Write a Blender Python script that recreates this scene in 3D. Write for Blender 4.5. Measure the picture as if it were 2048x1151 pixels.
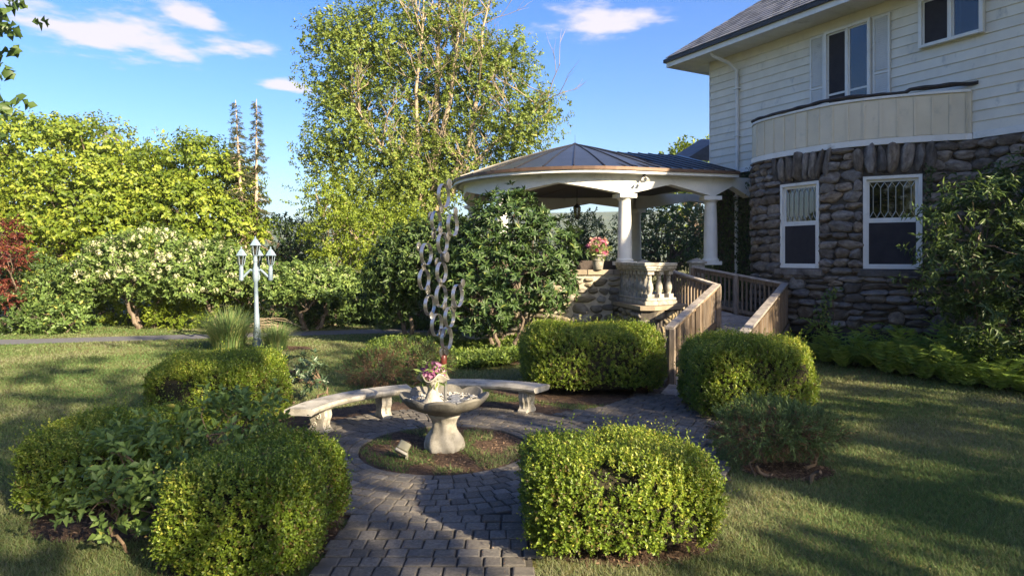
import bpy, bmesh, math, random
import numpy as np
from mathutils import Vector, Matrix
for o in list(bpy.data.objects): bpy.data.objects.remove(o)
random.seed(11); RS = np.random.RandomState(7)
scene = bpy.context.scene; COL = scene.collection; R = math.radians
# ------------------------------------------------------------------ camera, world, sun, exposure
FPX, HOR, CAMH = 1310.0, 515.0, 2.4            # focal length and horizon row in photograph pixels, camera height in metres
cd = bpy.data.cameras.new('camera'); cam = bpy.data.objects.new('camera', cd); COL.objects.link(cam)
cam.location = (0, 0, CAMH); cam.rotation_euler = (R(90), 0, 0)
cd.sensor_width = 36; cd.lens = FPX/2048*36; cd.shift_y = -(575.5-HOR)/2048; cd.clip_start = .1; cd.clip_end = 6000
scene.camera = cam
SUN_AZ, SUN_EL = R(135.5), R(26)               # azimuth clockwise from +Y
sdir = Vector((math.sin(SUN_AZ)*math.cos(SUN_EL), math.cos(SUN_AZ)*math.cos(SUN_EL), math.sin(SUN_EL)))
sl = bpy.data.lights.new('sun', 'SUN'); sl.energy = 4.4; sl.angle = R(.6); sl.color = (1, .83, .58)
so = bpy.data.objects.new('sun', sl); COL.objects.link(so); so.rotation_euler = sdir.to_track_quat('Z', 'Y').to_euler()
so.location = sdir*60
w = bpy.data.worlds.new('World'); scene.world = w; w.use_nodes = True
nt = w.node_tree; nt.nodes.clear()
def wn(t, **k):
    n = nt.nodes.new(t)
    for a, b in k.items(): setattr(n, a, b)
    return n
sky = wn('ShaderNodeTexSky', sky_type='NISHITA', sun_disc=False, sun_elevation=SUN_EL, sun_rotation=SUN_AZ,
         altitude=0, air_density=1.0, dust_density=2.0, ozone_density=3.5)
tc = wn('ShaderNodeTexCoord'); sx = wn('ShaderNodeSeparateXYZ'); nt.links.new(tc.outputs['Generated'], sx.inputs[0])
zc = wn('ShaderNodeMath', operation='MAXIMUM'); nt.links.new(sx.outputs[2], zc.inputs[0]); zc.inputs[1].default_value = .03
dx = wn('ShaderNodeMath', operation='DIVIDE'); nt.links.new(sx.outputs[0], dx.inputs[0]); nt.links.new(zc.outputs[0], dx.inputs[1])
dy = wn('ShaderNodeMath', operation='DIVIDE'); nt.links.new(sx.outputs[1], dy.inputs[0]); nt.links.new(zc.outputs[0], dy.inputs[1])
cp = wn('ShaderNodeCombineXYZ'); nt.links.new(dx.outputs[0], cp.inputs[0]); nt.links.new(dy.outputs[0], cp.inputs[1])
# fair weather clouds on a flat layer overhead: centre (x, y) in units of the layer's height, radii
w.cycles.sampling_method = 'MANUAL'; w.cycles.sample_map_resolution = 256
scene.cycles.max_bounces = 6; scene.cycles.diffuse_bounces = 3; scene.cycles.glossy_bounces = 3; scene.cycles.transmission_bounces = 4; scene.cycles.transparent_max_bounces = 8
CLOUDS = [(-1.80, 2.90, .50, .48), (-2.3, 2.62, .32, .25), (-1.33, 2.76, .14, .19), (-1.37, 3.12, .28, .24), (-1.30, 3.82, .20, .22),
          (.38, 2.80, .27, .26), (2.6, 1.2, .5, .4), (-2.8, -.6, .6, .4), (.9, -2.4, .5, .5)]
acc = None
for (cx, cy, rx, ry) in CLOUDS:
    s = wn('ShaderNodeVectorMath', operation='SUBTRACT'); nt.links.new(cp.outputs[0], s.inputs[0]); s.inputs[1].default_value = (cx, cy, 0)
    d = wn('ShaderNodeVectorMath', operation='DIVIDE'); nt.links.new(s.outputs[0], d.inputs[0]); d.inputs[1].default_value = (rx, ry, 1)
    l = wn('ShaderNodeVectorMath', operation='LENGTH'); nt.links.new(d.outputs[0], l.inputs[0])
    i = wn('ShaderNodeMath', operation='SUBTRACT'); i.inputs[0].default_value = 1.0; nt.links.new(l.outputs['Value'], i.inputs[1])
    if acc is None: acc = i
    else:
        m = wn('ShaderNodeMath', operation='MAXIMUM'); nt.links.new(acc.outputs[0], m.inputs[0]); nt.links.new(i.outputs[0], m.inputs[1]); acc = m
no = wn('ShaderNodeTexNoise'); no.inputs['Scale'].default_value = 3.2; no.inputs['Detail'].default_value = 5; no.inputs['Roughness'].default_value = .58
nt.links.new(cp.outputs[0], no.inputs['Vector'])
a1 = wn('ShaderNodeMath', operation='MULTIPLY_ADD'); nt.links.new(no.outputs[0], a1.inputs[0]); a1.inputs[1].default_value = 3.2; a1.inputs[2].default_value = -1.5
a2 = wn('ShaderNodeMath', operation='ADD'); nt.links.new(a1.outputs[0], a2.inputs[0]); nt.links.new(acc.outputs[0], a2.inputs[1])
mr = wn('ShaderNodeMapRange', interpolation_type='SMOOTHSTEP'); nt.links.new(a2.outputs[0], mr.inputs[0])
mr.inputs[1].default_value = .05; mr.inputs[2].default_value = .95; mr.inputs[3].default_value = 0; mr.inputs[4].default_value = .92
hs = wn('ShaderNodeHueSaturation'); hs.inputs['Saturation'].default_value = 1.3; hs.inputs['Hue'].default_value = .514; nt.links.new(sky.outputs[0], hs.inputs['Color'])
mx = wn('ShaderNodeMix', data_type='RGBA'); nt.links.new(mr.outputs[0], mx.inputs[0]); nt.links.new(hs.outputs[0], mx.inputs[6]); mx.inputs[7].default_value = (3.5, 3.25, 3.5, 1)
bg = wn('ShaderNodeBackground'); bg.inputs[1].default_value = .070; nt.links.new(mx.outputs[2], bg.inputs[0])
ow = wn('ShaderNodeOutputWorld'); nt.links.new(bg.outputs[0], ow.inputs[0])
vs = scene.view_settings; vs.view_transform = 'Standard'; vs.look = 'None'; vs.gamma = 1; vs.use_curve_mapping = False; vs.exposure = 2.05
# ------------------------------------------------------------------ helpers
WM = {}
def px(x, y, d):                                # a point of the place, d metres in front of the camera
    return Vector(((x-1024)/FPX*d, d, CAMH-(y-HOR)/FPX*d))
def gx(x, d): return (x-1024)/FPX*d
def tag(o, label=None, cat=None, group=None, kind=None):
    for k, v in (('label', label), ('category', cat), ('group', group), ('kind', kind)):
        if v: o[k] = v
    return o
def link(name, data, parent=None, M=None):
    o = bpy.data.objects.new(name, data); COL.objects.link(o); M = M or Matrix.Identity(4)
    if parent is not None:
        o.parent = parent; o.matrix_basis = WM[parent.name].inverted() @ M
    else: o.matrix_basis = M
    WM[o.name] = M.copy(); return o
def thing(name, label, cat, loc=(0, 0, 0), group=None, rz=0):
    o = link(name, None, None, Matrix.Translation(loc) @ Matrix.Rotation(rz, 4, 'Z')); o.empty_display_size = .2
    return tag(o, label, cat, group)
def copy_tree(o, M, label=None, group=None):     # a thing with its parts and their sub-parts
    c = o.copy(); COL.objects.link(c); c.matrix_basis = M; WM[c.name] = M.copy()
    if label: c['label'] = label
    if group: c['group'] = group
    def rec(src, dst):
        for ch in list(src.children):
            k = ch.copy(); COL.objects.link(k); k.parent = dst; WM[k.name] = WM[dst.name] @ ch.matrix_basis; rec(ch, k)
    rec(o, c); return c
class MB:
    def __init__(s): s.v = []; s.f = []
    def add(s, vs, fs):
        b = len(s.v); s.v += [tuple(p) for p in vs]; s.f += [tuple(b+i for i in f) for f in fs]
    def hexa(s, p):                              # eight corners: bottom loop then top loop
        s.add(p, [(3, 2, 1, 0), (4, 5, 6, 7), (0, 1, 5, 4), (1, 2, 6, 5), (2, 3, 7, 6), (3, 0, 4, 7)])
    def box(s, x0, x1, y0, y1, z0, z1, M=None):
        p = [(x0, y0, z0), (x1, y0, z0), (x1, y1, z0), (x0, y1, z0), (x0, y0, z1), (x1, y0, z1), (x1, y1, z1), (x0, y1, z1)]
        if M is not None: p = [M @ Vector(q) for q in p]
        s.hexa(p)
    def cbox(s, x0, x1, y0, y1, z0, z1, c=.01, M=None):   # box with chamfered edges (8 x 3 verts)
        v = []; 
        X = (x0, x1); Y = (y0, y1); Z = (z0, z1); S = (1, -1)
        idx = {}
        for i in (0, 1):
            for j in (0, 1):
                for k in (0, 1):
                    p = (X[i], Y[j], Z[k]); q = (S[i]*c, S[j]*c, S[k]*c)
                    for a in range(3):           # a: the face axis this corner vertex lies on
                        r = [p[b]+(0 if b == a else q[b]) for b in range(3)]
                        idx[i, j, k, a] = len(v); v.append(Vector(r) if M is None else M @ Vector(r))
        f = []
        for a in range(3):
            b, cc = (a+1) % 3, (a+2) % 3
            for sgn in (0, 1):
                def K(u, w):
                    t = [0, 0, 0]; t[a] = sgn; t[b] = u; t[cc] = w; return idx[t[0], t[1], t[2], a]
                q = [K(0, 0), K(1, 0), K(1, 1), K(0, 1)]; f.append(q if sgn else q[::-1])
        for a in range(3):                       # edges parallel to axis a
            b, cc = (a+1) % 3, (a+2) % 3
            for u in (0, 1):
                for w in (0, 1):
                    def K(e, ax):
                        t = [0, 0, 0]; t[a] = e; t[b] = u; t[cc] = w; return idx[t[0], t[1], t[2], ax]
                    q = [K(0, b), K(1, b), K(1, cc), K(0, cc)]; f.append(q if u == w else q[::-1])
        for i in (0, 1):
            for j in (0, 1):
                for k in (0, 1):
                    t = [idx[i, j, k, a] for a in range(3)]; f.append(t if (i+j+k) % 2 else t[::-1])
        s.add(v, f)
    def tube(s, pts, rad, n=8, cap=True, flat=1.0):
        pts = [Vector(p) for p in pts]; m = len(pts)
        if not hasattr(rad, '__len__'): rad = [rad]*m
        b = len(s.v); ref = None
        for i, p in enumerate(pts):
            t = (pts[min(i+1, m-1)]-pts[max(i-1, 0)])
            if t.length < 1e-9: t = Vector((0, 0, 1))
            t.normalize()
            if ref is None: ref = Vector((1, 0, 0)) if abs(t.x) < .8 else Vector((0, 1, 0))
            ref = (ref-t*ref.dot(t)); ref.normalize(); bi = t.cross(ref)
            for k in range(n):
                a = 2*math.pi*k/n; s.v.append(tuple(p+(ref*math.cos(a)+bi*math.sin(a)*flat)*rad[i]))
        for i in range(m-1):
            for k in range(n):
                a = b+i*n+k; c = b+i*n+(k+1) % n; s.f.append((a, c, c+n, a+n))
        if cap:
            s.f.append(tuple(b+k for k in range(n))[::-1]); s.f.append(tuple(b+(m-1)*n+k for k in range(n)))
    def lathe(s, prof, n=24, c=(0, 0, 0), mod=None, close=True):
        b = len(s.v); m = len(prof)
        for i, (r, z) in enumerate(prof):
            for k in range(n):
                a = 2*math.pi*k/n; rr, zz = (r, z) if mod is None else mod(r, z, a, i)
                s.v.append((c[0]+rr*math.cos(a), c[1]+rr*math.sin(a), c[2]+zz))
        for i in range(m-1):
            for k in range(n):
                a = b+i*n+k; d = b+i*n+(k+1) % n; s.f.append((a, d, d+n, a+n))
        if close:
            s.f.append(tuple(b+k for k in range(n))[::-1]); s.f.append(tuple(b+(m-1)*n+k for k in range(n)))
    def strip(s, a, c):                          # quads between two point rows
        b = len(s.v); n = len(a); s.v += [tuple(p) for p in a]+[tuple(p) for p in c]
        for i in range(n-1): s.f.append((b+i, b+i+1, b+n+i+1, b+n+i))
    def poly(s, pts): b = len(s.v); s.v += [tuple(p) for p in pts]; s.f.append(tuple(range(b, b+len(pts))))
    def prism(s, pts, vec):
        n = len(pts); vec = Vector(vec); b = len(s.v); s.v += [tuple(p) for p in pts]+[tuple(Vector(p)+vec) for p in pts]
        s.f.append(tuple(b+i for i in range(n))[::-1]); s.f.append(tuple(b+n+i for i in range(n)))
        for i in range(n): j = (i+1) % n; s.f.append((b+i, b+j, b+n+j, b+n+i))
    def mesh(s, name, mat, smooth=False):
        me = bpy.data.meshes.new(name); me.from_pydata(s.v, [], s.f); me.materials.append(mat)
        bm = bmesh.new(); bm.from_mesh(me); bmesh.ops.recalc_face_normals(bm, faces=bm.faces); bm.to_mesh(me); bm.free()
        if smooth:
            me.polygons.foreach_set('use_smooth', [True]*len(me.polygons))
            try: me.set_sharp_from_angle(angle=R(40))
            except Exception: pass
        me.update(); return me
    def build(s, name, mat, parent=None, smooth=False): return link(name, s.mesh(name, mat, smooth), parent)
# ------------------------------------------------------------------ materials
def newmat(name):
    m = bpy.data.materials.new(name); m.use_nodes = True; m.node_tree.nodes.clear(); return m, m.node_tree
def nd(t, ty, **k):
    n = t.nodes.new(ty)
    for a, b in k.items(): setattr(n, a, b)
    return n
def ramp(t, stops):
    r = nd(t, 'ShaderNodeValToRGB'); e = r.color_ramp.elements
    while len(e) < len(stops): e.new(.5)
    for i, (p, c) in enumerate(stops): e[i].position = p; e[i].color = (*c, 1)
    return r
def M_(name, cols, scale=6, rough=.7, bump=.25, bscale=None, metal=0, spec=.35, stretch=(1, 1, 1), var=.0, detail=4, dist=.02, dirt=None, coord='Object'):
    m, t = newmat(name); co = nd(t, 'ShaderNodeTexCoord'); mp = nd(t, 'ShaderNodeMapping'); mp.inputs['Scale'].default_value = stretch
    t.links.new(co.outputs[coord], mp.inputs[0]); oi = nd(t, 'ShaderNodeObjectInfo')
    off = nd(t, 'ShaderNodeVectorMath', operation='MULTIPLY_ADD'); t.links.new(oi.outputs['Random'], off.inputs[0]); off.inputs[1].default_value = (37, 51, 29) if var else (0, 0, 0)
    t.links.new(mp.outputs[0], off.inputs[2])
    n1 = nd(t, 'ShaderNodeTexNoise'); n1.inputs['Scale'].default_value = scale; n1.inputs['Detail'].default_value = detail; n1.inputs['Roughness'].default_value = .62
    t.links.new(off.outputs[0], n1.inputs['Vector'])
    k = len(cols); rp = ramp(t, [(.28+.44*i/max(k-1, 1), c) for i, c in enumerate(cols)]); t.links.new(n1.outputs[0], rp.inputs[0])
    col = rp.outputs[0]
    if var:
        hv = nd(t, 'ShaderNodeHueSaturation'); t.links.new(col, hv.inputs['Color'])
        mrv = nd(t, 'ShaderNodeMapRange'); t.links.new(oi.outputs['Random'], mrv.inputs[0]); mrv.inputs[3].default_value = 1-var; mrv.inputs[4].default_value = 1+var
        t.links.new(mrv.outputs[0], hv.inputs['Value'])
        fr = nd(t, 'ShaderNodeMath', operation='MULTIPLY'); t.links.new(oi.outputs['Random'], fr.inputs[0]); fr.inputs[1].default_value = 7.31
        fr2 = nd(t, 'ShaderNodeMath', operation='FRACT'); t.links.new(fr.outputs[0], fr2.inputs[0])
        ms = nd(t, 'ShaderNodeMapRange'); t.links.new(fr2.outputs[0], ms.inputs[0]); ms.inputs[3].default_value = 1-var*1.2; ms.inputs[4].default_value = 1+var*1.1
        t.links.new(ms.outputs[0], hv.inputs['Saturation']); col = hv.outputs[0]
    if dirt:
        n2 = nd(t, 'ShaderNodeTexNoise'); n2.inputs['Scale'].default_value = dirt[1]; n2.inputs['Detail'].default_value = 4; n2.inputs['Roughness'].default_value = .7
        t.links.new(off.outputs[0], n2.inputs['Vector'])
        r2 = ramp(t, [(dirt[2], (0, 0, 0)), (dirt[3], (1, 1, 1))]); t.links.new(n2.outputs[0], r2.inputs[0])
        mxx = nd(t, 'ShaderNodeMix', data_type='RGBA'); t.links.new(r2.outputs[0], mxx.inputs[0]); t.links.new(col, mxx.inputs[6]); mxx.inputs[7].default_value = (*dirt[0], 1); col = mxx.outputs[2]
    bs = nd(t, 'ShaderNodeBsdfPrincipled'); t.links.new(col, bs.inputs['Base Color']); bs.inputs['Roughness'].default_value = rough; bs.inputs['Metallic'].default_value = metal
    bs.inputs['Specular IOR Level'].default_value = spec
    if bump:
        nb = nd(t, 'ShaderNodeTexNoise'); nb.inputs['Scale'].default_value = bscale or scale*4; nb.inputs['Detail'].default_value = 3; nb.inputs['Roughness'].default_value = .65
        t.links.new(off.outputs[0], nb.inputs['Vector']); b = nd(t, 'ShaderNodeBump'); b.inputs['Strength'].default_value = bump; b.inputs['Distance'].default_value = dist
        t.links.new(nb.outputs[0], b.inputs['Height']); t.links.new(b.outputs[0], bs.inputs['Normal'])
    o = nd(t, 'ShaderNodeOutputMaterial'); t.links.new(bs.outputs[0], o.inputs[0]); return m
def LEAF(name, stops, trans=.3, rough=.45, spec=.35):
    """leaf: colour from the per-leaf value 'rnd', a little light passing through"""
    m, t = newmat(name); at = nd(t, 'ShaderNodeAttribute', attribute_name='rnd'); rp = ramp(t, stops); t.links.new(at.outputs['Fac'], rp.inputs[0])
    bs = nd(t, 'ShaderNodeBsdfPrincipled'); t.links.new(rp.outputs[0], bs.inputs['Base Color']); bs.inputs['Roughness'].default_value = rough; bs.inputs['Specular IOR Level'].default_value = spec
    tr = nd(t, 'ShaderNodeBsdfTranslucent'); hv = nd(t, 'ShaderNodeHueSaturation'); t.links.new(rp.outputs[0], hv.inputs['Color']); hv.inputs['Value'].default_value = 1.5; hv.inputs['Hue'].default_value = .485
    t.links.new(hv.outputs[0], tr.inputs[0])
    ms = nd(t, 'ShaderNodeMixShader'); ms.inputs[0].default_value = trans; t.links.new(bs.outputs[0], ms.inputs[1]); t.links.new(tr.outputs[0], ms.inputs[2])
    o = nd(t, 'ShaderNodeOutputMaterial'); t.links.new(ms.outputs[0], o.inputs[0]); return m
# ------------------------------------------------------------------ leaves
def nrm(a): return a/np.maximum(np.linalg.norm(a, axis=1, keepdims=True), 1e-9)
def runit(n): return nrm(RS.normal(size=(n, 3)))
def leaf_mesh(name, P, A, N, L, W, mat, rnd, fold=.22, droop=.12, mid=.45):
    n = len(P); A = nrm(A); S = nrm(np.cross(A, N)); N = np.cross(S, A)
    L = np.broadcast_to(np.asarray(L, float).reshape(-1, 1), (n, 1)); W = np.broadcast_to(np.asarray(W, float).reshape(-1, 1), (n, 1))
    V = np.empty((n, 4, 3)); V[:, 0] = P; V[:, 1] = P+A*L*mid+S*W*.5+N*W*fold; V[:, 2] = P+A*L-N*L*droop; V[:, 3] = P+A*L*mid-S*W*.5+N*W*fold
    i = np.arange(n)*4; F = np.stack([i, i+1, i+2, i, i+2, i+3], 1).reshape(-1)
    return raw_mesh(name, V.reshape(-1, 3), F, 3, mat, np.repeat(rnd, 2))
def raw_mesh(name, V, F, k, mat, frnd=None):
    me = bpy.data.meshes.new(name); nf = len(F)//k
    me.vertices.add(len(V)); me.vertices.foreach_set('co', np.ascontiguousarray(V, dtype=np.float32).ravel())
    me.loops.add(len(F)); me.loops.foreach_set('vertex_index', np.ascontiguousarray(F, dtype=np.int32))
    me.polygons.add(nf); me.polygons.foreach_set('loop_start', np.arange(0, nf*k, k, dtype=np.int32))
    me.polygons.foreach_set('loop_total', np.full(nf, k, dtype=np.int32))
    if frnd is not None:
        a = me.attributes.new('rnd', 'FLOAT', 'FACE'); a.data.foreach_set('value', np.ascontiguousarray(frnd, dtype=np.float32))
    me.materials.append(mat); me.update(calc_edges=True); return me
def sprigs(B, D, k, sl, spread=.8, jit=.25, whorl=False):
    """k leaves along each shoot: returns leaf base, axis, normal and the shoot index"""
    n = len(B); D = nrm(D); ref = runit(n); X = nrm(np.cross(D, ref)); Y = np.cross(D, X)
    sl = np.broadcast_to(np.asarray(sl, float).reshape(-1, 1), (n, 1)); PP, AA, NN, II = [], [], [], []
    for j in range(k):
        a = j*2.39996+RS.uniform(0, .6, (n, 1)); t = (j+.5)/k if not whorl else .9+.1*j/k
        pr = X*np.cos(a)+Y*np.sin(a); sp = spread*(1.15-.5*t) if not whorl else spread
        ax = D*(1-sp*.55)+pr*sp+RS.normal(size=(n, 3))*jit
        PP.append(B+D*sl*t); AA.append(ax); NN.append(D*1.0-pr*.35+RS.normal(size=(n, 3))*jit); II.append(np.arange(n))
    return np.concatenate(PP), np.concatenate(AA), np.concatenate(NN), np.concatenate(II)
def shell(lumps, n, depth=.16, zmin=-9, inner=.72):
    """points near the outer skin of a union of ellipsoids, with outward normals"""
    L = np.array(lumps, float); ar = (L[:, 3]*L[:, 4]*L[:, 5])**(2/3.); pr = ar/ar.sum(); Ps, Ns = [], []; got = 0
    for _ in range(60):
        m = max(n*2, 64); i = RS.choice(len(L), m, p=pr); u = runit(m); r = 1-np.abs(RS.normal(0, depth, (m, 1)))
        p = L[i, :3]+u*L[i, 3:]*r; ok = p[:, 2] > zmin
        for k in range(len(L)):
            q = np.linalg.norm((p-L[k, :3])/L[k, 3:], axis=1); ok &= ~((q < inner) & (i != k))
        Ps.append(p[ok]); Ns.append(nrm(u/L[i, 3:])[ok]); got += ok.sum()
        if got >= n: break
    return np.concatenate(Ps)[:n], np.concatenate(Ns)[:n]
def foliage(name, lumps, nclump, per, csize, leafL, leafW, mat, parent, k=5, sl=.2, depth=.16, zmin=-9, up=.35, out=.8, spread=.8, flat=.6, fold=.2, droop=.15, jit=.25, whorl=False, inner=.72, vary=.35, clumpvary=.4, mid=.45, hang=0):
    C, N = shell(lumps, nclump, depth, zmin, inner); nclump = len(C)
    cv = RS.rand(nclump); i = np.repeat(np.arange(nclump), per); n = len(i)
    off = RS.normal(size=(n, 3))*csize*np.array([1, 1, flat])
    B = C[i]+off; D = N[i]*out+np.array([0, 0, up])+RS.normal(size=(n, 3))*.35+off/max(csize, 1e-6)*.25
    P, A, NN, si = sprigs(B, D, k, sl, spread, jit, whorl)
    if hang: A = nrm(A)+np.array([0, 0, -hang])
    NN = nrm(NN)+N[i][si]*.5+np.array([0, 0, .25])
    ci = i[si]; rnd = np.clip(.5+(cv[ci]-.5)*clumpvary*2*.5+RS.normal(0, vary*.5, len(P)), 0, 1)
    s = RS.uniform(.7, 1.2, len(P))
    me = leaf_mesh(name, P, A, NN, leafL*s, leafW*s, mat, rnd, fold, droop, mid)
    return link(name, me, parent), C, N
def bend(a, b, sag, n=5, wob=.0):
    a, b = Vector(a), Vector(b); o = []
    for i in range(n+1):
        t = i/n; p = a.lerp(b, t)+Vector((0, 0, sag*4*t*(1-t)))
        if 0 < i < n and wob: p += Vector((random.uniform(-wob, wob), random.uniform(-wob, wob), random.uniform(-wob, wob)))
        o.append(p)
    return o
def woody(base, lumps, C, parent, mat, r0=.2, fork=.45, ntwig=60, twig_r=.02, nside=8, trunks=1, wob=.15):
    """tapered trunk(s), limbs to the crown lumps, twigs to some leaf clumps"""
    base = Vector(base); L = [(Vector(l[:3]), l) for l in lumps]; cz = sum(p.z for p, _ in L)/len(L); cx = sum(p.x for p, _ in L)/len(L); cy = sum(p.y for p, _ in L)/len(L)
    forkz = base.z+(cz-base.z)*fork; ends = []
    for k in range(trunks):
        a = 2*math.pi*k/trunks+.4; sp = 0 if trunks == 1 else .12+r0
        b0 = base+Vector((math.cos(a)*sp, math.sin(a)*sp, -.1)); e = Vector((base.x*.7+cx*.3+math.cos(a)*sp*3, base.y*.7+cy*.3+math.sin(a)*sp*3, forkz))
        pth = bend(b0, e, 0, 6, wob*.5); mb = MB(); mb.tube(pth, [r0*(1.25 if i == 0 else 1)*(1-.45*i/6) for i in range(7)], nside+2); ends.append(e); mb.build('trunk', mat, parent, True)
    for p, l in L:
        lb = MB(); e = min(ends, key=lambda q: (q-p).length); pth = bend(e-Vector((0, 0, .15)), p, .06*(p-e).length, 5, wob); lb.tube(pth, [r0*.5*(1-.75*i/5) for i in range(6)], nside)
        near = [c for c in C if (Vector(c)-p).length < max(l[3:])*1.3]; random.shuffle(near)
        for c in near[:max(2, int(ntwig/len(L)))]:
            q = pth[random.randint(2, 5)]; lb.tube(bend(q, c, .05*(Vector(c)-q).length, 3, wob*.6), [twig_r*1.6, twig_r*1.2, twig_r*.8, twig_r*.4], 5)
        lb.build('branch', mat, parent, True)
# ------------------------------------------------------------------ shared materials
WHITE = M_('white_paint', [(.62, .62, .58), (.72, .72, .68)], 3, .5, .08, 40, dirt=((.36, .36, .33), 2.2, .60, .80))
SIDING = M_('cream_siding', [(.62, .585, .49), (.72, .685, .58)], 2.5, .55, .1, 60, stretch=(1, 1, .5), var=.035, dirt=((.34, .35, .33), 3.0, .60, .78))
PANELM = M_('cream_panel', [(.56, .50, .37), (.66, .59, .44)], 1.8, .6, .1, 50, var=.03, dirt=((.42, .40, .31), 2.3, .58, .82))
STONE = M_('fieldstone', [(.055, .046, .038), (.12, .10, .082), (.185, .158, .13), (.26, .235, .20)], 3.2, .8, .55, 16, var=.45, dist=.05, dirt=((.27, .26, .235), 7, .64, .78))
STONE2 = M_('terrace_stone', [(.10, .09, .07), (.19, .165, .12), (.27, .23, .17)], 3.0, .85, .5, 12, var=.4, dist=.03)
MORTAR = M_('mortar', [(.05, .044, .038), (.10, .088, .076)], 9, .95, .6, 40)
MORTAR2 = M_('pale_mortar', [(.36, .31, .23), (.50, .44, .34)], 9, .95, .6, 40)
SLATE = M_('roof_slate', [(.11, .115, .13), (.20, .205, .225)], 5, .6, .25, 30, var=.38)
DARKMET = M_('brown_roof_metal', [(.034, .040, .050), (.055, .062, .074)], 4, .36, .06, 30, metal=.35, spec=.5)
SEAM = M_('roof_seam_metal', [(.03, .027, .025), (.05, .045, .042)], 4, .4, .05, 30, metal=.5)
COPPER = M_('copper_edge', [(.10, .062, .042), (.16, .10, .068)], 4, .45, .1, 30, metal=.3)
BLACKR = M_('black_rubber', [(.018, .018, .019), (.05, .045, .045)], 5, .6, .5, 12)
CEILW = M_('dark_ceiling_wood', [(.055, .036, .025), (.095, .062, .042)], 4, .6, .2, 30, stretch=(1, 8, 1))
WOOD = M_('weathered_wood', [(.10, .073, .048), (.19, .142, .10), (.27, .21, .155)], 5, .75, .35, 30, stretch=(6, 6, .7), var=.22)
WOODH = M_('grey_rail_wood', [(.20, .17, .14), (.33, .29, .25), (.44, .40, .36)], 4, .7, .35, 30, stretch=(2, 2, 6), var=.18)
CAST = M_('cast_stone', [(.22, .205, .17), (.34, .32, .275), (.44, .415, .365)], 5, .75, .3, 40, var=.06, dirt=((.13, .12, .095), 5.5, .50, .74))
BASINM = M_('weathered_basin', [(.12, .112, .095), (.20, .188, .16)], 4, .8, .4, 40, stretch=(1, 1, .35), dirt=((.09, .085, .07), 5, .48, .72))
SLAB = M_('brownstone_slab', [(.20, .165, .12), (.34, .28, .20)], 4, .85, .4, 20)
STEEL = M_('brushed_steel', [(.50, .50, .49), (.62, .62, .60)], 3, .30, .04, 60, metal=.92)
STEELD = M_('dull_steel', [(.30, .295, .28), (.40, .39, .37)], 6, .38, .06, 60, metal=.9)
RUST = M_('oxblood_enamel', [(.07, .018, .014), (.12, .03, .022)], 8, .35, .1)
LAMPM = M_('pale_blue_lamp_paint', [(.13, .19, .25), (.22, .28, .34)], 5, .5, .2, 30, dirt=((.18, .21, .24), 6, .58, .70))
BLACKM = M_('black_metal', [(.012, .012, .012), (.03, .028, .026)], 6, .4, .1)
PAVER = M_('grey_paver', [(.078, .072, .064), (.125, .115, .102), (.172, .157, .136)], 6, .85, .55, 45, var=.24, dist=.012, dirt=((.25, .225, .19), 3.0, .60, .76))
SOIL = M_('mulch_soil', [(.035, .022, .014), (.085, .052, .032), (.15, .095, .06)], 9, .95, .9, 45, dist=.04)
JOINT = M_('joint_sand', [(.035, .032, .028), (.075, .068, .058)], 20, .95, .5, 60)
ASPHALT = M_('asphalt', [(.095, .095, .105), (.15, .148, .155)], 12, .9, .4, 60)
BARK = M_('grey_brown_bark', [(.075, .055, .04), (.15, .115, .085), (.22, .18, .14)], 7, .9, .7, 22, stretch=(1, 1, .25), dist=.05)
BARKL = M_('pale_bark', [(.24, .185, .125), (.37, .30, .21)], 6, .85, .4, 22, stretch=(1, 1, .3), dist=.03)
TWIG = M_('twig_bark', [(.09, .06, .04), (.19, .135, .09)], 9, .9, .3, 30)
DEADB = M_('dead_spruce_bark', [(.30, .22, .16), (.46, .36, .28)], 5, .9, .4, 22)
DARKCORE = M_('hedge_core_dark', [(.012, .012, .006), (.035, .03, .014)], 14, 1, .6, 40)  # near-black for the added solid cores inside the hedges
def GLASSM(name, tint=(.004, .004, .005), rough=.03, r=.09):
    m, t = newmat(name); b = nd(t, 'ShaderNodeBsdfPrincipled'); b.inputs['Base Color'].default_value = (*tint, 1); b.inputs['Roughness'].default_value = rough; b.inputs['IOR'].default_value = 1.5; b.inputs['Specular IOR Level'].default_value = .5
    tr = nd(t, 'ShaderNodeBsdfTransparent'); ms = nd(t, 'ShaderNodeMixShader'); ms.inputs[0].default_value = .62
    gl = nd(t, 'ShaderNodeBsdfGlossy'); gl.inputs['Roughness'].default_value = rough
    fr = nd(t, 'ShaderNodeFresnel'); fr.inputs[0].default_value = 1.55
    t.links.new(tr.outputs[0], ms.inputs[1]); t.links.new(b.outputs[0], ms.inputs[2])
    m2 = nd(t, 'ShaderNodeMixShader'); t.links.new(fr.outputs[0], m2.inputs[0]); t.links.new(ms.outputs[0], m2.inputs[1]); t.links.new(gl.outputs[0], m2.inputs[2])
    o = nd(t, 'ShaderNodeOutputMaterial'); t.links.new(m2.outputs[0], o.inputs[0]); return m
GLASS = GLASSM('window_glass'); SCREEN = M_('insect_screen', [(.022, .022, .027), (.034, .034, .040)], 5, .8, .15, 300, spec=.2)
ROOM = M_('painted_dim_room', [(.012, .011, .010), (.02, .018, .016)], 1, .9, 0)  # near-black colour stands in for the unlit room behind the glass
CURTAIN = M_('pale_curtain', [(.42, .41, .38), (.55, .54, .50)], 3, .9, .2, 20, stretch=(14, 14, .4))
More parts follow.
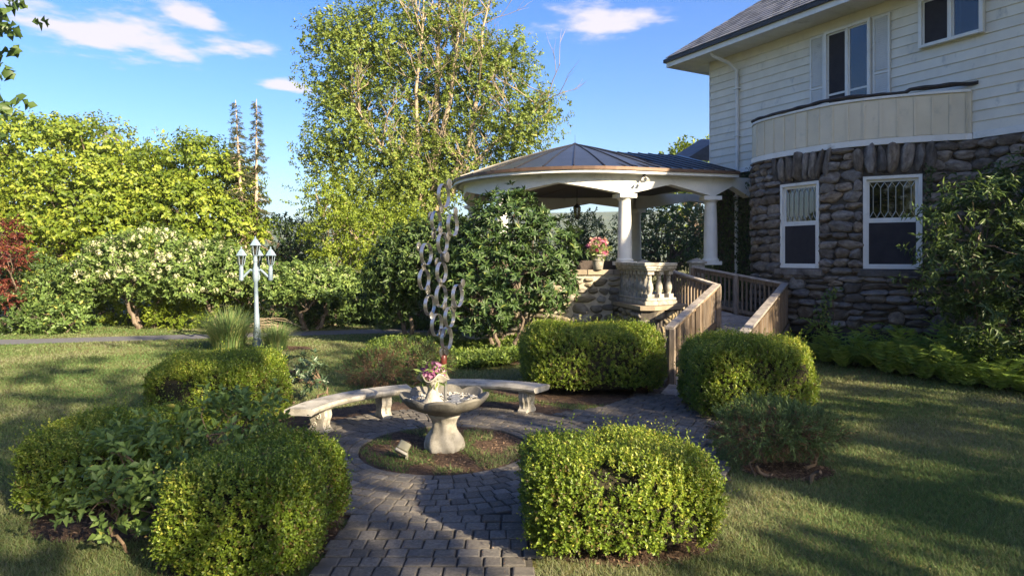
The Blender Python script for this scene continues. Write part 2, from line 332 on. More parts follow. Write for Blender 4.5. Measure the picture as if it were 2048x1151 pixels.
# ------------------------------------------------------------------ ground
FC = Vector((gx(889, 8.17), 8.17, 0))            # fountain centre
def LAWNM():
    m, t = newmat('lawn_turf'); co = nd(t, 'ShaderNodeTexCoord'); o = None
    n1 = nd(t, 'ShaderNodeTexNoise'); n1.inputs['Scale'].default_value = .55; n1.inputs['Detail'].default_value = 4; t.links.new(co.outputs['Object'], n1.inputs['Vector'])
    n2 = nd(t, 'ShaderNodeTexNoise'); n2.inputs['Scale'].default_value = 22; n2.inputs['Detail'].default_value = 4; n2.inputs['Roughness'].default_value = .7; t.links.new(co.outputs['Object'], n2.inputs['Vector'])
    r1 = ramp(t, [(.3, (.09, .105, .032)), (.52, (.145, .145, .055)), (.72, (.23, .20, .09))]); t.links.new(n1.outputs[0], r1.inputs[0])
    r2 = ramp(t, [(.3, (.5, .5, .45)), (.7, (1.35, 1.3, 1.2))]); t.links.new(n2.outputs[0], r2.inputs[0])
    mu = nd(t, 'ShaderNodeMix', data_type='RGBA', blend_type='MULTIPLY'); mu.inputs[0].default_value = 1; t.links.new(r1.outputs[0], mu.inputs[6]); t.links.new(r2.outputs[0], mu.inputs[7])
    bs = nd(t, 'ShaderNodeBsdfPrincipled'); t.links.new(mu.outputs[2], bs.inputs['Base Color']); bs.inputs['Roughness'].default_value = .9; bs.inputs['Specular IOR Level'].default_value = .15
    b = nd(t, 'ShaderNodeBump'); b.inputs['Strength'].default_value = .8; b.inputs['Distance'].default_value = .04; n3 = nd(t, 'ShaderNodeTexNoise'); n3.inputs['Scale'].default_value = 60; n3.inputs['Detail'].default_value = 3
    t.links.new(co.outputs['Object'], n3.inputs['Vector']); t.links.new(n3.outputs[0], b.inputs['Height']); t.links.new(b.outputs[0], bs.inputs['Normal'])
    o = nd(t, 'ShaderNodeOutputMaterial'); t.links.new(bs.outputs[0], o.inputs[0]); return m
LAWN = LAWNM()
mb = MB(); mb.poly([(-2500, -600, 0), (2500, -600, 0), (2500, 2500, 0), (-2500, 2500, 0)])
tag(mb.build('lawn', LAWN), 'sunlit and shaded lawn around the house', None, kind='structure')
# driveway strip behind the lawn
DRV = [(-30, 16.4), (-14.4, 18.5), (-9, 20.0), (-4.6, 21.2), (0, 22.4), (6, 24.4)]
mb = MB(); mb.strip([(x, y-.55, .006) for x, y in DRV], [(x, y+.75, .006) for x, y in DRV]); tag(mb.build('driveway', ASPHALT), 'narrow grey driveway crossing beyond the lawn', None, kind='structure')
def wobble(a, s=1.0, k=0): return s*(.5*math.sin(3*a+k)+.3*math.sin(7*a+2*k)+.2*math.sin(13*a+k*.7))
def blob(cx, cy, rx, ry, z, mat, name='mulch_bed', k=0, n=64, wob=.07):
    mb = MB(); mb.poly([(cx+math.cos(2*math.pi*i/n)*rx*(1+wobble(2*math.pi*i/n, wob, k)), cy+math.sin(2*math.pi*i/n)*ry*(1+wobble(2*math.pi*i/n, wob, k)), z) for i in range(n)])
    o = mb.build(name, mat); o['kind'] = 'structure'; return o
BEDS = [(FC.x-.1, FC.y+.4, 2.72, 2.5), (-2.2, 5.55, .74, .78), (-3.5, 6.2, .95, .72), (.9, 5.8, .88, .74), (3.5, 10.1, 1.2, 1.05), (1.6, 11.9, 1.9, 1.3), (3.1, 7.35, .5, .32), (-.9, 16.6, 2.9, 2.1), (-6.6, 17.3, 1.3, .5)]
bl = [tag(blob(cx, cy, rx, ry, .005+.0012*i, SOIL, k=i), lab, None) for i, ((cx, cy, rx, ry), lab) in enumerate(zip(BEDS, ['brown mulch ring around the paved circle', 'mulch under the front left hedge', 'mulch under the far left hedge', 'mulch under the front right hedge', 'mulch under the hedge right of the ramp', 'mulch under the hedge left of the ramp', 'bare soil under the right juniper', 'soil under the rhododendrons', 'soil around the lamp post']))]
# paved circle, near walk and walk to the ramp
RIN, ROUT = 1.04, 2.22
PATHR = [(.55, 9.85), (1.15, 7.35), (2.35, 7.0), (2.55, 8.7), (3.75, 11.0), (2.75, 12.05), (1.5, 10.55)]
def inpoly(x, y, P):
    c = False; j = len(P)-1
    for i in range(len(P)):
        if (P[i][1] > y) != (P[j][1] > y) and x < (P[j][0]-P[i][0])*(y-P[i][1])/(P[j][1]-P[i][1])+P[i][0]: c = not c
        j = i
    return c
PW0, PW1 = -1.45, .16
def inpave(x, y):
    r = math.hypot(x-FC.x, y-FC.y)
    return (RIN < r < ROUT) or (PW0 < x < PW1 and y < FC.y-1.6) or inpoly(x, y, PATHR)
mb = MB(); n = 72
mb.strip([(FC.x+math.cos(2*math.pi*i/n)*RIN, FC.y+math.sin(2*math.pi*i/n)*RIN, .018) for i in range(n+1)], [(FC.x+math.cos(2*math.pi*i/n)*ROUT, FC.y+math.sin(2*math.pi*i/n)*ROUT, .018) for i in range(n+1)])
mb.poly([(PW0, 1.0, .0175), (PW1, 1.0, .0175), (PW1, FC.y-1.6, .0175), (PW0, FC.y-1.6, .0175)]); mb.poly([(x, y, .0168) for x, y in PATHR])
PAVE = tag(mb.build('paved_walk', JOINT), 'dark grey paver circle around the fountain with walks leading off', None, kind='structure')
def paver_mesh(k):
    mb = MB(); b = .07; j = lambda: random.uniform(-.035, .035)
    q = [(-.5+j(), -.5+j()), (.5+j(), -.5+j()), (.5+j(), .5+j()), (-.5+j(), .5+j())]
    lo = [(x, y, 0) for x, y in q]; mi = [(x, y, .75) for x, y in q]; hi = [(x*(1-2*b)+j()*.4, y*(1-2*b)+j()*.4, 1+random.uniform(-.08, .08)) for x, y in q]
    mb.add(lo+mi+hi, [(0, 1, 5, 4), (1, 2, 6, 5), (2, 3, 7, 6), (3, 0, 4, 7), (4, 5, 9, 8), (5, 6, 10, 9), (6, 7, 11, 10), (7, 4, 8, 11), (8, 9, 10, 11)])
    return mb.mesh('paver', PAVER)
PM = [paver_mesh(k) for k in range(10)]
pav = []                                         # (x, y, angle, w, d)
r = RIN+.002; row = 0
while r < ROUT-.06:                              # rings round the bed
    dr = random.uniform(.13, .165) if row else .13; rc = r+dr/2; a = random.uniform(0, .2); a0 = a
    while a < a0+2*math.pi-.03:
        wd = random.uniform(.11, .18) if row else random.uniform(.18, .24); da = min(wd/rc, a0+2*math.pi-a); am = a+da/2
        x, y = FC.x+math.cos(am)*rc, FC.y+math.sin(am)*rc
        if y < FC.y-1.6 and PW0 < x < PW1 and rc > ROUT-.3: pass
        pav.append((x, y, am+math.pi/2, da*rc-.012, dr-.012)); a += da
    r += dr; row += 1
y = 4.2
while y < FC.y-1.0:                              # near walk, straight rows
    dr = random.uniform(.14, .185); x = PW0-random.uniform(0, .1)
    while x < PW1-.06:
        wd = random.uniform(.13, .22); xm = x+wd/2
        if math.hypot(xm-FC.x, y+dr/2-FC.y) > ROUT-.035 and xm > PW0: pav.append((xm, y+dr/2, random.uniform(-.02, .02), wd-.014, dr-.014))
        x += wd
    y += dr
U = Vector((.5, .866, 0)); V = Vector((.866, -.5, 0)); O = Vector((1.9, 9.5, 0)); v = -3.0      # walk to the ramp
while v < 4.0:
    dr = random.uniform(.15, .19); u = -4+random.uniform(0, .15)
    while u < 4:
        wd = random.uniform(.13, .22); p = O+V*(u+wd/2)+U*(v+dr/2)
        if inpoly(p.x, p.y, PATHR) and math.hypot(p.x-FC.x, p.y-FC.y) > ROUT-.02: pav.append((p.x, p.y, -math.pi/6+random.uniform(-.02, .02), wd-.013, dr-.013))
        u += wd
    v += dr
pav = [p for p in pav if p[1] > 4.6]
def seen(p):                                     # not behind the clipped hedges
    X = 1024+p[0]/p[1]*FPX
    return not (330 < X < 660 and p[1] < 7) and not (1040 < X < 1410 and p[1] < 9.0) and not (X < 640 and p[1] < 8.7)
pav.sort(key=lambda p: (not seen(p), p[1]))
rest = MB()
for i, (x, y, a, wd, dp) in enumerate(pav):
    M = Matrix.Translation((x, y, .019)) @ Matrix.Rotation(a, 4, 'Z') @ Matrix.Rotation(random.uniform(-.012, .012), 4, 'X') @ Matrix.Diagonal((wd, dp, random.uniform(.018, .026), 1))
    me = random.choice(PM)
    if i < 300: link('paver', me, PAVE, M)
    else: rest.add([M @ v.co for v in me.vertices], [tuple(q.vertices) for q in me.polygons])
if rest.f: rest.build('paver_field', PAVER, PAVE)['kind'] = 'stuff'
tag(blob(FC.x, FC.y, RIN-.01, RIN-.01, .024, SOIL, 'fountain_bed', 3, wob=.012), 'round bed of brown mulch and sparse grass under the fountain', None)
# far hills
mb = MB()
def hill(Y, X0, X1, h0, h1, seed):
    rr = np.random.RandomState(seed); n = 90; ph = rr.uniform(0, 6.28, 6); a, b, c = [], [], []
    for i in range(n+1):
        t = i/n; x = X0+(X1-X0)*t
        h = h0+(h1-h0)*(.5+.25*math.sin(3.1*t*2+ph[0])+.15*math.sin(8*t+ph[1])+.06*math.sin(21*t+ph[2])+.03*math.sin(47*t+ph[3])); h += rr.uniform(0, 2.2)
        a.append((x, Y, -3)); b.append((x, Y+160, h*.62)); c.append((x, Y+330, h))
    return a, b, c
HILLM = M_('wooded_hill', [(.03, .05, .02), (.06, .085, .03), (.09, .10, .045)], .05, 1, .9, .12, dist=6)
for (Y, X0, X1, h0, h1, s) in ((620, -900, 900, 34, 78, 3),):
    a, b, c = hill(Y, X0, X1, h0, h1, s); m2 = MB(); m2.strip(a, b); m2.strip(b, c); m2.strip(c, [(x, y+200, -3) for x, y, z in c]); tag(m2.build('far_hills', HILLM, None, True), 'long wooded hill on the horizon', None, kind='structure')
# ------------------------------------------------------------------ stones
def stone_mesh(mat, boxy=3.0, lump=.08):
    bm = bmesh.new(); bmesh.ops.create_icosphere(bm, subdivisions=3, radius=1); ph = [random.uniform(0, 6.28) for _ in range(6)]
    pl = [(Vector((random.gauss(0, 1), random.gauss(0, .8), random.gauss(0, 1))).normalized(), random.uniform(.62, .92)) for _ in range(9)]
    tx, tz = random.uniform(-.18, .18), random.uniform(-.15, .15)
    for v in bm.verts:
        c = v.co; q = (abs(c.x)**boxy+abs(c.y)**boxy+abs(c.z)**boxy)**(1/boxy); c = c/q
        f = 1+lump*(math.sin(3*c.x+ph[0])+math.sin(3.7*c.z+ph[1])+.6*math.sin(6*c.x+5*c.z+ph[2]))
        c = c*f
        for pn_, pd_ in pl:
            e_ = c.dot(pn_)-pd_
            if e_ > 0: c = c-pn_*e_*.85
        c = c+Vector((random.gauss(0, .012), random.gauss(0, .012), random.gauss(0, .012))); c.x *= 1+tx*c.z; c.z *= 1+tz*c.x; v.co = c*.5
    me = bpy.data.meshes.new('stone'); bm.to_mesh(me); bm.free(); me.materials.append(mat); me.polygons.foreach_set('use_smooth', [True]*len(me.polygons)); return me
def basis(P, u, n): return Matrix(((u.x, n.x, 0, P.x), (u.y, n.y, 0, P.y), (0, 0, 1, P.z), (0, 0, 0, 1)))
def rubble(s0, s1, z0, z1, hmin, hmax, wmin, wmax, skip):
    out = []; z = z0
    while z < z1-.05:
        h = min(random.uniform(hmin, hmax), z1-z); s = s0-random.uniform(0, wmax)
        while s < s1:
            wd = random.uniform(wmin, wmax)*(.75+.5*h/hmax); zc = z+h/2+random.uniform(-.025, .025)+.035*math.sin(s*1.7+z*2)
            sc = s+wd/2
            if not skip(sc, zc, wd, h):
                if h > .2 and random.random() < .22:
                    out += [(sc, zc-h*.26, wd, h*.5), (sc, zc+h*.26, wd*random.uniform(.8, 1), h*.46)]
                else: out.append((sc, zc, wd, h*random.uniform(.86, 1.05)))
            s += wd*.985
        z += h*.985
    return out
# ------------------------------------------------------------------ house
HO = Vector((6.21, 20.5, 0)); HU = Vector((.484, -.875, 0)); HN = Vector((-.875, -.484, 0)); HLEN, HDEP = 15.5, 9.5
ZB, ZE = 4.94, 8.5                               # top of the stone storey, soffit
def hp(a, o, z): return HO+HU*a+HN*o+Vector((0, 0, z))
HM = basis(HO, HU, HN)                           # local x along the wall, y out of it
house = thing('house', 'large two storey house with cream clapboard above dark fieldstone', 'house', HO)
def bay_out(a):
    u = (a-4.95)/2.5
    if u < -1 or u > 1: return 0.0
    return 1.5*(1-abs(u)**4)**.25 if u < 0 else 1.5*(1-u**1.7)
path = [hp(a, bay_out(a), 0) for a in [2.4501+.004*i for i in range(40)]+[2.62+.05*i for i in range(97)]]+[hp(7.46+.5*i, 0, 0) for i in range(10)]
SL = [0]
for i in range(1, len(path)): SL.append(SL[-1]+(path[i]-path[i-1]).length)
def on(s):
    s = max(0, min(SL[-1]-1e-4, s)); i = int(np.searchsorted(SL, s, 'right'))-1; i = min(i, len(path)-2); t = (s-SL[i])/max(SL[i+1]-SL[i], 1e-9)
    j0, j1 = max(i-2, 0), min(i+3, len(path)-1); u = (path[j1]-path[j0]).normalized(); return path[i].lerp(path[i+1], t), u, Vector((u.y, -u.x, 0))
def s_at(xp):                                    # where the wall path meets a sight line
    best = min((i for i in range(40, len(path))), key=lambda i: abs(1024+path[i].x/path[i].y*FPX-xp)); return SL[best]
# walls behind the cladding
mb = MB(); mb.box(0, HLEN, -HDEP, -.03, ZB-.02, ZE+.1, HM); mb.build('upper_wall_core', WHITE, house)
mb = MB(); mb.box(.05, 2.5, -HDEP+.1, -.06, 0, ZB, HM); mb.box(7.4, HLEN-.05, -HDEP+.1, -.06, 0, ZB, HM); mb.box(2.5, 7.4, -HDEP+.1, -6, 0, ZB, HM); mb.build('lower_wall_core', MORTAR, house)
WIN = [(s_at(1563), s_at(1640)), (s_at(1726), s_at(1847))]; WZ = (2.15, 4.22)
mb = MB(); cuts = sorted([0]+[q for w_ in WIN for q in w_]+[s for s in np.arange(.1, SL[-1], .12)]+[SL[-1]-.01])
for a, b in zip(cuts[:-1], cuts[1:]):
    inw = any(w0-1e-6 <= a and b <= w1+1e-6 for w0, w1 in WIN); p, q = on(a)[0], on(b)[0]
    for z0, z1 in ([(0, WZ[0]), (WZ[1], ZB)] if inw else [(0, ZB)]): mb.strip([p+Vector((0, 0, z0)), q+Vector((0, 0, z0))], [p+Vector((0, 0, z1)), q+Vector((0, 0, z1))])
swall = mb.build('stone_wall', MORTAR, house)
# room behind the bay windows, its gloom put into the near-black colour
mb = MB(); mb.box(2.52, 7.38, -5.9, -5.8, .9, 4.9, HM); mb.box(2.52, 7.38, -5.8, .1, 1.05, 1.12, HM); mb.box(2.52, 7.38, -5.8, .1, 4.6, 4.66, HM); mb.box(2.45, 2.52, -5.8, 0, 1.1, 4.9, HM); mb.box(7.38, 7.45, -5.8, -.1, 1.1, 4.9, HM); mb.build('bay_room', ROOM, house)
SM = [stone_mesh(STONE) for _ in range(14)]; SMV = [stone_mesh(STONE, 7.0, .035) for _ in range(8)]
def sk(s, z, wd, h):
    for w0, w1 in WIN:
        if w0-.03-wd*.4 < s < w1+.03+wd*.4 and WZ[0]-.10-h*.4 < z < WZ[1]+.05+h*.4: return True
        if w0-.22-wd*.4 < s < w1+.22+wd*.4 and WZ[1]-.02 < z < ZB: return True
    return False
SLABS = [(w0-.12, w1+.12, WZ[0]-.12) for w0, w1 in WIN]
st = []
zw0, zw1 = WZ[0]-.12, ZB-.03; E = s_at(2040)+.3
st += rubble(.3, E, .75, zw0-.03, .16, .30, .24, .52, lambda s, z, w_, h: False)
for q0, q1 in ((.02, WIN[0][0]-.01), (WIN[0][1]+.01, WIN[1][0]-.01), (WIN[1][1]+.01, E)):
    z = zw0
    while z < WZ[1]+.08:
        h = random.uniform(.15, .27); s = q0
        while s < q1-.02:
            wd = random.uniform(.2, .48)*(.8+.4*h/.27); rem = q1-s
            if rem-wd < .17: wd = rem if rem < .56 else rem/2
            st.append((s+wd/2, z+h/2+random.uniform(-.02, .02), wd, h*random.uniform(.9, 1.06))); s += wd
        z += h*.985
    q0, q1 = max(q0, q0+(.2 if q0 > .1 else 0)), (q1-.2 if q1 < E-.01 else q1)
    while z < zw1-.03:
        h = min(random.uniform(.15, .27), zw1-z); s = q0
        while s < q1-.02:
            wd = random.uniform(.2, .48); rem = q1-s
            if rem-wd < .17: wd = rem if rem < .56 else rem/2
            st.append((s+wd/2, z+h/2, wd, h)); s += wd
        z += h*.985
def place_stone(s, z, wd, h, t=.2, tilt=.09, proud=.02):
    P, u, n = on(s); Mx = basis(P+n*proud+Vector((0, 0, z)), u, n) @ Matrix.Rotation(random.uniform(-tilt, tilt), 4, 'Y') @ Matrix.Diagonal((wd*1.12, t*random.uniform(.8, 1.3), h*1.14, 1))
    link('stone', random.choice(SM), swall, Mx)
for s, z, wd, h in st: place_stone(s, z, wd, h)
for w0, w1 in WIN:                               # tall stones standing as a flat arch
    s = w0-.2; c = (w0+w1)/2
    while s < w1+.2:
        wd = random.uniform(.12, .30); hh = random.uniform(.60, .68)
        P, u, n = on(s+wd/2); Mx = basis(P+n*.03+Vector((0, 0, WZ[1]+.06+hh/2)), u, n) @ Matrix.Rotation((s+wd/2-c)*.22, 4, 'Y') @ Matrix.Diagonal((wd*1.12, .22*random.uniform(.8, 1.3), hh*1.05, 1))
        link('stone', random.choice(SMV), swall, Mx); s += wd
for s0, s1, z in SLABS:                          # flat sill stones
    a, b = on(s0)[0], on(s1)[0]; u = (b-a).normalized(); n = Vector((u.y, -u.x, 0)); mb = MB(); mb.cbox(0, (b-a).length, -.1, .14, -.06, .10, .02, basis(a+Vector((0, 0, z)), u, n)); mb.build('sill_stone', STONE, swall)
def window(a, b, z0, z1, inset, kind, lab=None, curtain=None):
    a, b = Vector(a), Vector(b); u = (b-a).normalized(); n = Vector((u.y, -u.x, 0)); W = (b-a).length; Mx = basis(a+Vector((0, 0, z0)), u, n); H = z1-z0
    bk = -.16 if kind == 'sash' else -.058
    root = MB(); root.box(0, .07, bk, .05, 0, H, Mx); root.box(W-.07, W, bk, .05, 0, H, Mx); root.box(.07, W-.07, bk, .05, H-.07, H, Mx); root.box(.07, W-.07, bk, .07, 0, .06, Mx)
    wo = root.build('window', WHITE, house)
    if lab: wo['label'] = lab
    def bars(nm, x0, x1, y, zz0, zz1, t=.045, d=.03):
        q = MB(); q.box(x0, x0+t, y-d, y, zz0, zz1, Mx); q.box(x1-t, x1, y-d, y, zz0, zz1, Mx); q.box(x0+t, x1-t, y-d, y, zz0, zz0+t, Mx); q.box(x0+t, x1-t, y-d, y, zz1-t, zz1, Mx); q.build(nm, WHITE, wo)
    def pane(x0, x1, y, zz0, zz1, m): q = MB(); q.box(x0, x1, y-.006, y, zz0, zz1, Mx); q.build('pane', m, wo)
    if kind == 'sash':
        zm = H*.52; bars('sash', .07, W-.07, -.02, zm, H-.07, .06); bars('sash', .07, W-.07, .02, .06, zm-.002, .045)
        pane(.125, W-.125, -.035, zm+.05, H-.12, GLASS); pane(.11, W-.11, .005, .10, zm-.04, SCREEN)
        q = MB(); nl = max(4, int(round((W-.25)/.15))); x0, x1 = .13, W-.13; st_ = (x1-x0)/nl; zb, zt = zm+.05, H-.12     # leaded lights
        for i in range(nl):
            xc = x0+st_*(i+.5); q.tube([Mx @ Vector((xc, -.03, zb+.16)), Mx @ Vector((xc, -.03, zt-.14))], .010, 4)
            for sg in (-1, 1):
                q.tube([Mx @ Vector((xc, -.03, zb+.16)), Mx @ Vector((xc+sg*st_/2, -.03, zb+.02))], .009, 4); q.tube([Mx @ Vector((xc, -.03, zt-.14)), Mx @ Vector((xc+sg*st_/2, -.03, zt-.02))], .009, 4)
        q.build('lead_came', STEELD, wo)
    else:
        q = MB(); q.box(W/2-.035, W/2+.035, -.05, .03, .06, H-.07, Mx); q.build('mullion', WHITE, wo)
        for x0, x1, m in ((.07, W/2-.035, SCREEN), (W/2+.035, W-.07, GLASS)):
            bars('sash', x0, x1, -.01, .06, H-.07, .035); pane(x0+.03, x1-.03, -.02, .09, H-.10, m)
            if kind == 'door': q = MB(); q.box(x0+.035, x1-.035, -.035, -.008, H*.24, H*.24+.05, Mx); q.build('glazing_bar', WHITE, wo)
        q = MB(); q.box(.06, W-.06, -.056, -.048, .05, H-.05, Mx); q.build('painted_room_dark', ROOM, wo)  # flat dark sheet behind the panes, paints the gloom of a room
    if curtain:
        cy = -.2 if kind == 'sash' else -.036; ca_ = .03 if kind == 'sash' else .006
        q = MB(); x0, x1 = curtain; q.strip([Mx @ Vector((x0+(x1-x0)*i/16, cy+ca_*math.sin(i*1.9), .08)) for i in range(17)], [Mx @ Vector((x0+(x1-x0)*i/16, cy+ca_*math.sin(i*1.9), H-.08)) for i in range(17)]); q.build('curtain', CURTAIN, wo)
    return wo
window(on(WIN[0][0])[0], on(WIN[0][1])[0], WZ[0], WZ[1], .1, 'sash', 'narrow leaded sash window at the rounded end of the bay', (.08, .25))
w2 = (on(WIN[1][0])[0], on(WIN[1][1])[0]); window(w2[0], w2[1], WZ[0], WZ[1], .1, 'sash', 'wide leaded sash window beside the leaning shrub', ((w2[1]-w2[0]).length-.3, (w2[1]-w2[0]).length-.09))
def al(xp, off=0):                               # distance along the upper wall met by a sight line
    k = (xp-1024)/FPX; d = HU.x-k*HU.y; return (k*(HO.y+HN.y*off)-HO.x-HN.x*off)/d
# clapboards, each lapped over the next
bz = 5.06; nb = 14; ex = (8.22-bz)/nb
for i in range(nb):
    z = bz+ex*i; t = random.uniform(-.006, .006); mb = MB()
    mb.hexa([HM @ Vector(p) for p in [(0, -.028, z), (HLEN, -.028, z), (HLEN, .022+t*.5, z), (0, .022+t*.5, z), (0, -.028, z+ex+.015), (HLEN, -.028, z+ex+.015), (HLEN, -.004, z+ex+.015), (0, -.004, z+ex+.015)]]); mb.build('clapboard', SIDING, house)
mb = MB(); mb.box(0, HLEN, -.028, .014, 8.236, ZE-.01, HM); mb.build('frieze_board', SIDING, house)
mb = MB(); mb.box(-.02, .0-.001, -.6, .03, ZB, ZE-.02, HM); mb.build('corner_board', WHITE, house)
mb = MB(); mb.box(7.5, HLEN, -.05, .06, ZB-.02, ZB+.12, HM); mb.build('water_table', WHITE, house)
mb = MB(); mb.box(.0, 2.5, -.05, .06, ZB-.02, ZB+.12, HM); mb.build('water_table', WHITE, house)
# upper windows and shutters
a0, a1 = al(1654), al(1746); z0, z1 = 6.02, 8.2
window(hp(a0, .085, 0), hp(a1, .085, 0), z0, z1, .05, 'door', 'white double casement window between shutters above the bay', None)
for x0, x1 in ((1621, 1651), (1748, 1783)):
    b0, b1 = al(x0), al(x1); b1 = b1 if x0 > 1700 else min(b1, a0-.02); b0 = max(b0, a1+.02) if x0 > 1700 else b0
    b1 = b0+.42 if x0 > 1700 else b1; b0 = b1-.42 if x0 < 1700 else b0
    mb = MB(); mb.box(b0, b0+.05, .026, .065, z0, z1, HM); mb.box(b1-.05, b1, .026, .065, z0, z1, HM)
    for zz in (z0, z0+.78, z1-.06): mb.box(b0+.05, b1-.05, .026, .065, zz, zz+.06, HM)
    sh = mb.build('shutter', WHITE, house); z = z0+.075
    while z < z1-.08:
        if not (z0+.76 < z < z0+.85):
            q = MB(); q.hexa([HM @ Vector(p) for p in [(b0+.05, .050, z), (b1-.05, .050, z), (b1-.05, .056, z), (b0+.05, .056, z), (b0+.05, .030, z+.045), (b1-.05, .030, z+.045), (b1-.05, .036, z+.045), (b0+.05, .036, z+.045)]]); q.build('louvre', WHITE, sh)
        z += .05
a0, a1 = al(1843), al(1972); window(hp(a0, .085, 0), hp(a1, .085, 0), 7.12, 8.24, .05, 'slider', 'white sliding window under the eave', (.6, .85))
# bay parapet: panels, battens, belt and torn black coping
sb0, sb1 = .05, s_at(1943)
def curve(off, z, s0, s1, n=60): return [on(s0+(s1-s0)*i/n)[0]+on(s0+(s1-s0)*i/n)[2]*off+Vector((0, 0, z)) for i in range(n+1)]
def band(name, s0, s1, o0, o1, z0, z1, mat, parent, n=60):
    mb = MB(); a = curve(o0, z0, s0, s1, n); b = curve(o1, z0, s0, s1, n); c = curve(o1, z1, s0, s1, n); d = curve(o0, z1, s0, s1, n)
    mb.strip(b, c); mb.strip(c, d); mb.strip(d, a); mb.strip(a, b); mb.poly([a[0], b[0], c[0], d[0]]); mb.poly([a[-1], b[-1], c[-1], d[-1]]); return mb.build(name, mat, parent)
par = band('bay_parapet', sb0, sb1, -.06, .03, ZB+.10, 5.93, PANELM, house)
s = sb0+.02; 
while s < sb1-.1:
    e = min(s+.325, sb1-.02); band('panel', s+.006, e-.006, .031, .042+random.uniform(0, .006), ZB+.12+random.uniform(-.01, .012), 5.90, PANELM, par, 5); 
    band('batten', e-.022, e+.022, .032, .062, ZB+.115, 5.905, PANELM, par, 2); s = e
band('belt_trim', sb0, sb1+.03, -.05, .085, ZB-.03, ZB+.10, WHITE, par); band('cap_board', sb0, sb1, -.08, .07, 5.932, 5.985, WHITE, par)
mb = MB(); pts = curve(.02, 6.04, sb0, sb1+.12, 70); pts = [p+Vector((0, 0, .006*math.sin(i*.9)+.02*math.sin(i*.21)+(.05 if i > 55 else 0))) for i, p in enumerate(pts)]
mb.tube(pts, [.075+.012*math.sin(i*.33)+.006*math.sin(i*1.3) for i in range(len(pts))], 8, flat=.62); mb.build('coping', BLACKR, par, True)
mb = MB(); c = curve(-.02, 5.9, sb0, sb1, 60); mb.poly(c+[hp(7.4, -.02, 5.9), hp(2.45, -.02, 5.9)]); mb.build('bay_deck', BLACKR, house)
mb = MB(); c = curve(.0, ZB-.04, sb0, sb1, 60); mb.poly(c+[hp(7.4, -.02, ZB-.04), hp(2.45, -.02, ZB-.04)]); mb.build('bay_soffit', WHITE, house)
# eaves and hipped slate roof
OV = .95; mb = MB(); mb.box(-OV, HLEN+OV, OV-.03, OV, ZE-.06, ZE+.17, HM); mb.box(-OV, -OV+.03, -HDEP-OV, OV-.03, ZE-.06, ZE+.17, HM); mb.build('fascia', WHITE, house)
mb = MB(); mb.box(-OV-.05, HLEN+OV, OV+.001, OV+.07, ZE+.09, ZE+.20, HM); mb.box(-OV-.07, -OV-.001, -HDEP-OV, OV+.07, ZE+.09, ZE+.20, HM); mb.build('gutter', SEAM, house)
a = -OV+.035
while a < 10:
    mb = MB(); mb.box(a, a+.385, .03, OV-.035, ZE-.012, ZE+.0, HM); mb.build('soffit_panel', WHITE, house); a += .392
mb = MB(); mb.box(-OV+.035, -.01, -HDEP-OV, .02, ZE-.012, ZE, HM); mb.build('soffit_panel', WHITE, house)
ZR = ZE+.19; PIT = .76; half = (HDEP+2*OV)/2
roof = MB(); e = [(-OV-.06, OV+.06, ZR), (HLEN+OV, OV+.06, ZR), (HLEN+OV, -HDEP-OV, ZR), (-OV-.06, -HDEP-OV, ZR), (-OV+half, OV-half, ZR+PIT*half), (HLEN+OV-half, OV-half, ZR+PIT*half)]
roof.add([HM @ Vector(p) for p in e], [(0, 1, 5, 4), (1, 2, 5), (2, 3, 4, 5), (3, 0, 4)]); rf = roof.build('roof', SLATE, house)
mb = MB(); mb.box(-.5, .5, -.5, .5, 0, 1); sme = mb.mesh('slate', SLATE); ca, sa = 1/math.hypot(1, PIT), PIT/math.hypot(1, PIT); exs = .21; rI = 0
v = .02
while v < 2.6:
    a = -OV-.05+v*ca+random.uniform(0, .1); 
    while a < 6.5:
        wd = random.uniform(.24, .34); o = OV+.05-v*ca; z = ZR+v*sa
        qq = HM @ Vector((a, o, z)); xp_ = 1024+qq.x/qq.y*FPX; yp_ = HOR-(qq.z-CAMH)/qq.y*FPX
        if yp_ > -14 and xp_ < 1800:
            Mx = HM @ Matrix.Translation((a+wd/2, o-exs*ca*.6, z+exs*sa*.6+.024)) @ Matrix.Rotation(-math.atan(PIT)+.075, 4, 'X') @ Matrix.Diagonal((wd-.008, exs*1.3, .016, 1)); link('slate', sme, rf, Mx)
        a += wd
    v += exs
# chimney foot
ch = MB(); ch.box(1.55, 2.25, -2.1, -1.4, 9.6, 11.8, HM); cho = ch.build('chimney', M_('chimney_brick', [(.16, .06, .045), (.26, .11, .08)], 6, .9, .4), rf)
mb = MB(); mb.box(1.50, 2.30, -1.45, -1.34, 10.0, 10.42, HM); mb.box(1.49, 1.54, -2.1, -1.34, 10.0, 10.8, HM); mb.build('flashing', M_('verdigris_flashing', [(.10, .16, .14), (.18, .25, .22)], 6, .7, .3), cho)
# downspout
aD = al(1478); mb = MB()
P = lambda a_, o_, z_: HM @ Vector((a_, o_, z_))
mb.tube([P(aD-.33, OV-.1, ZE+.02), P(aD-.30, OV-.18, ZE-.12), P(aD-.12, .30, ZE-.32), P(aD, .10, ZE-.55), P(aD, .085, 6.6), P(aD, .085, ZB+.1), P(aD, .11, 4.6), P(aD, .11, 1.4)], .052, 8); mb.build('downspout', WHITE, house, True)
mb = MB()
for z in (7.4, 6.0, 4.2, 2.8): mb.box(aD-.08, aD+.08, .0, .15, z, z+.035, HM)
mb.build('downspout_strap', WHITE, house)
# rear wing roof glimpsed past the corner
mb = MB(); Q = [px(1372, 318, 24.5), px(1425, 285, 24.5), px(1500, 285, 24.5), px(1500, 330, 24.5)]; mb.prism(Q, (0, 1.5, .4)); mb.build('rear_wing_roof', SLATE, house)
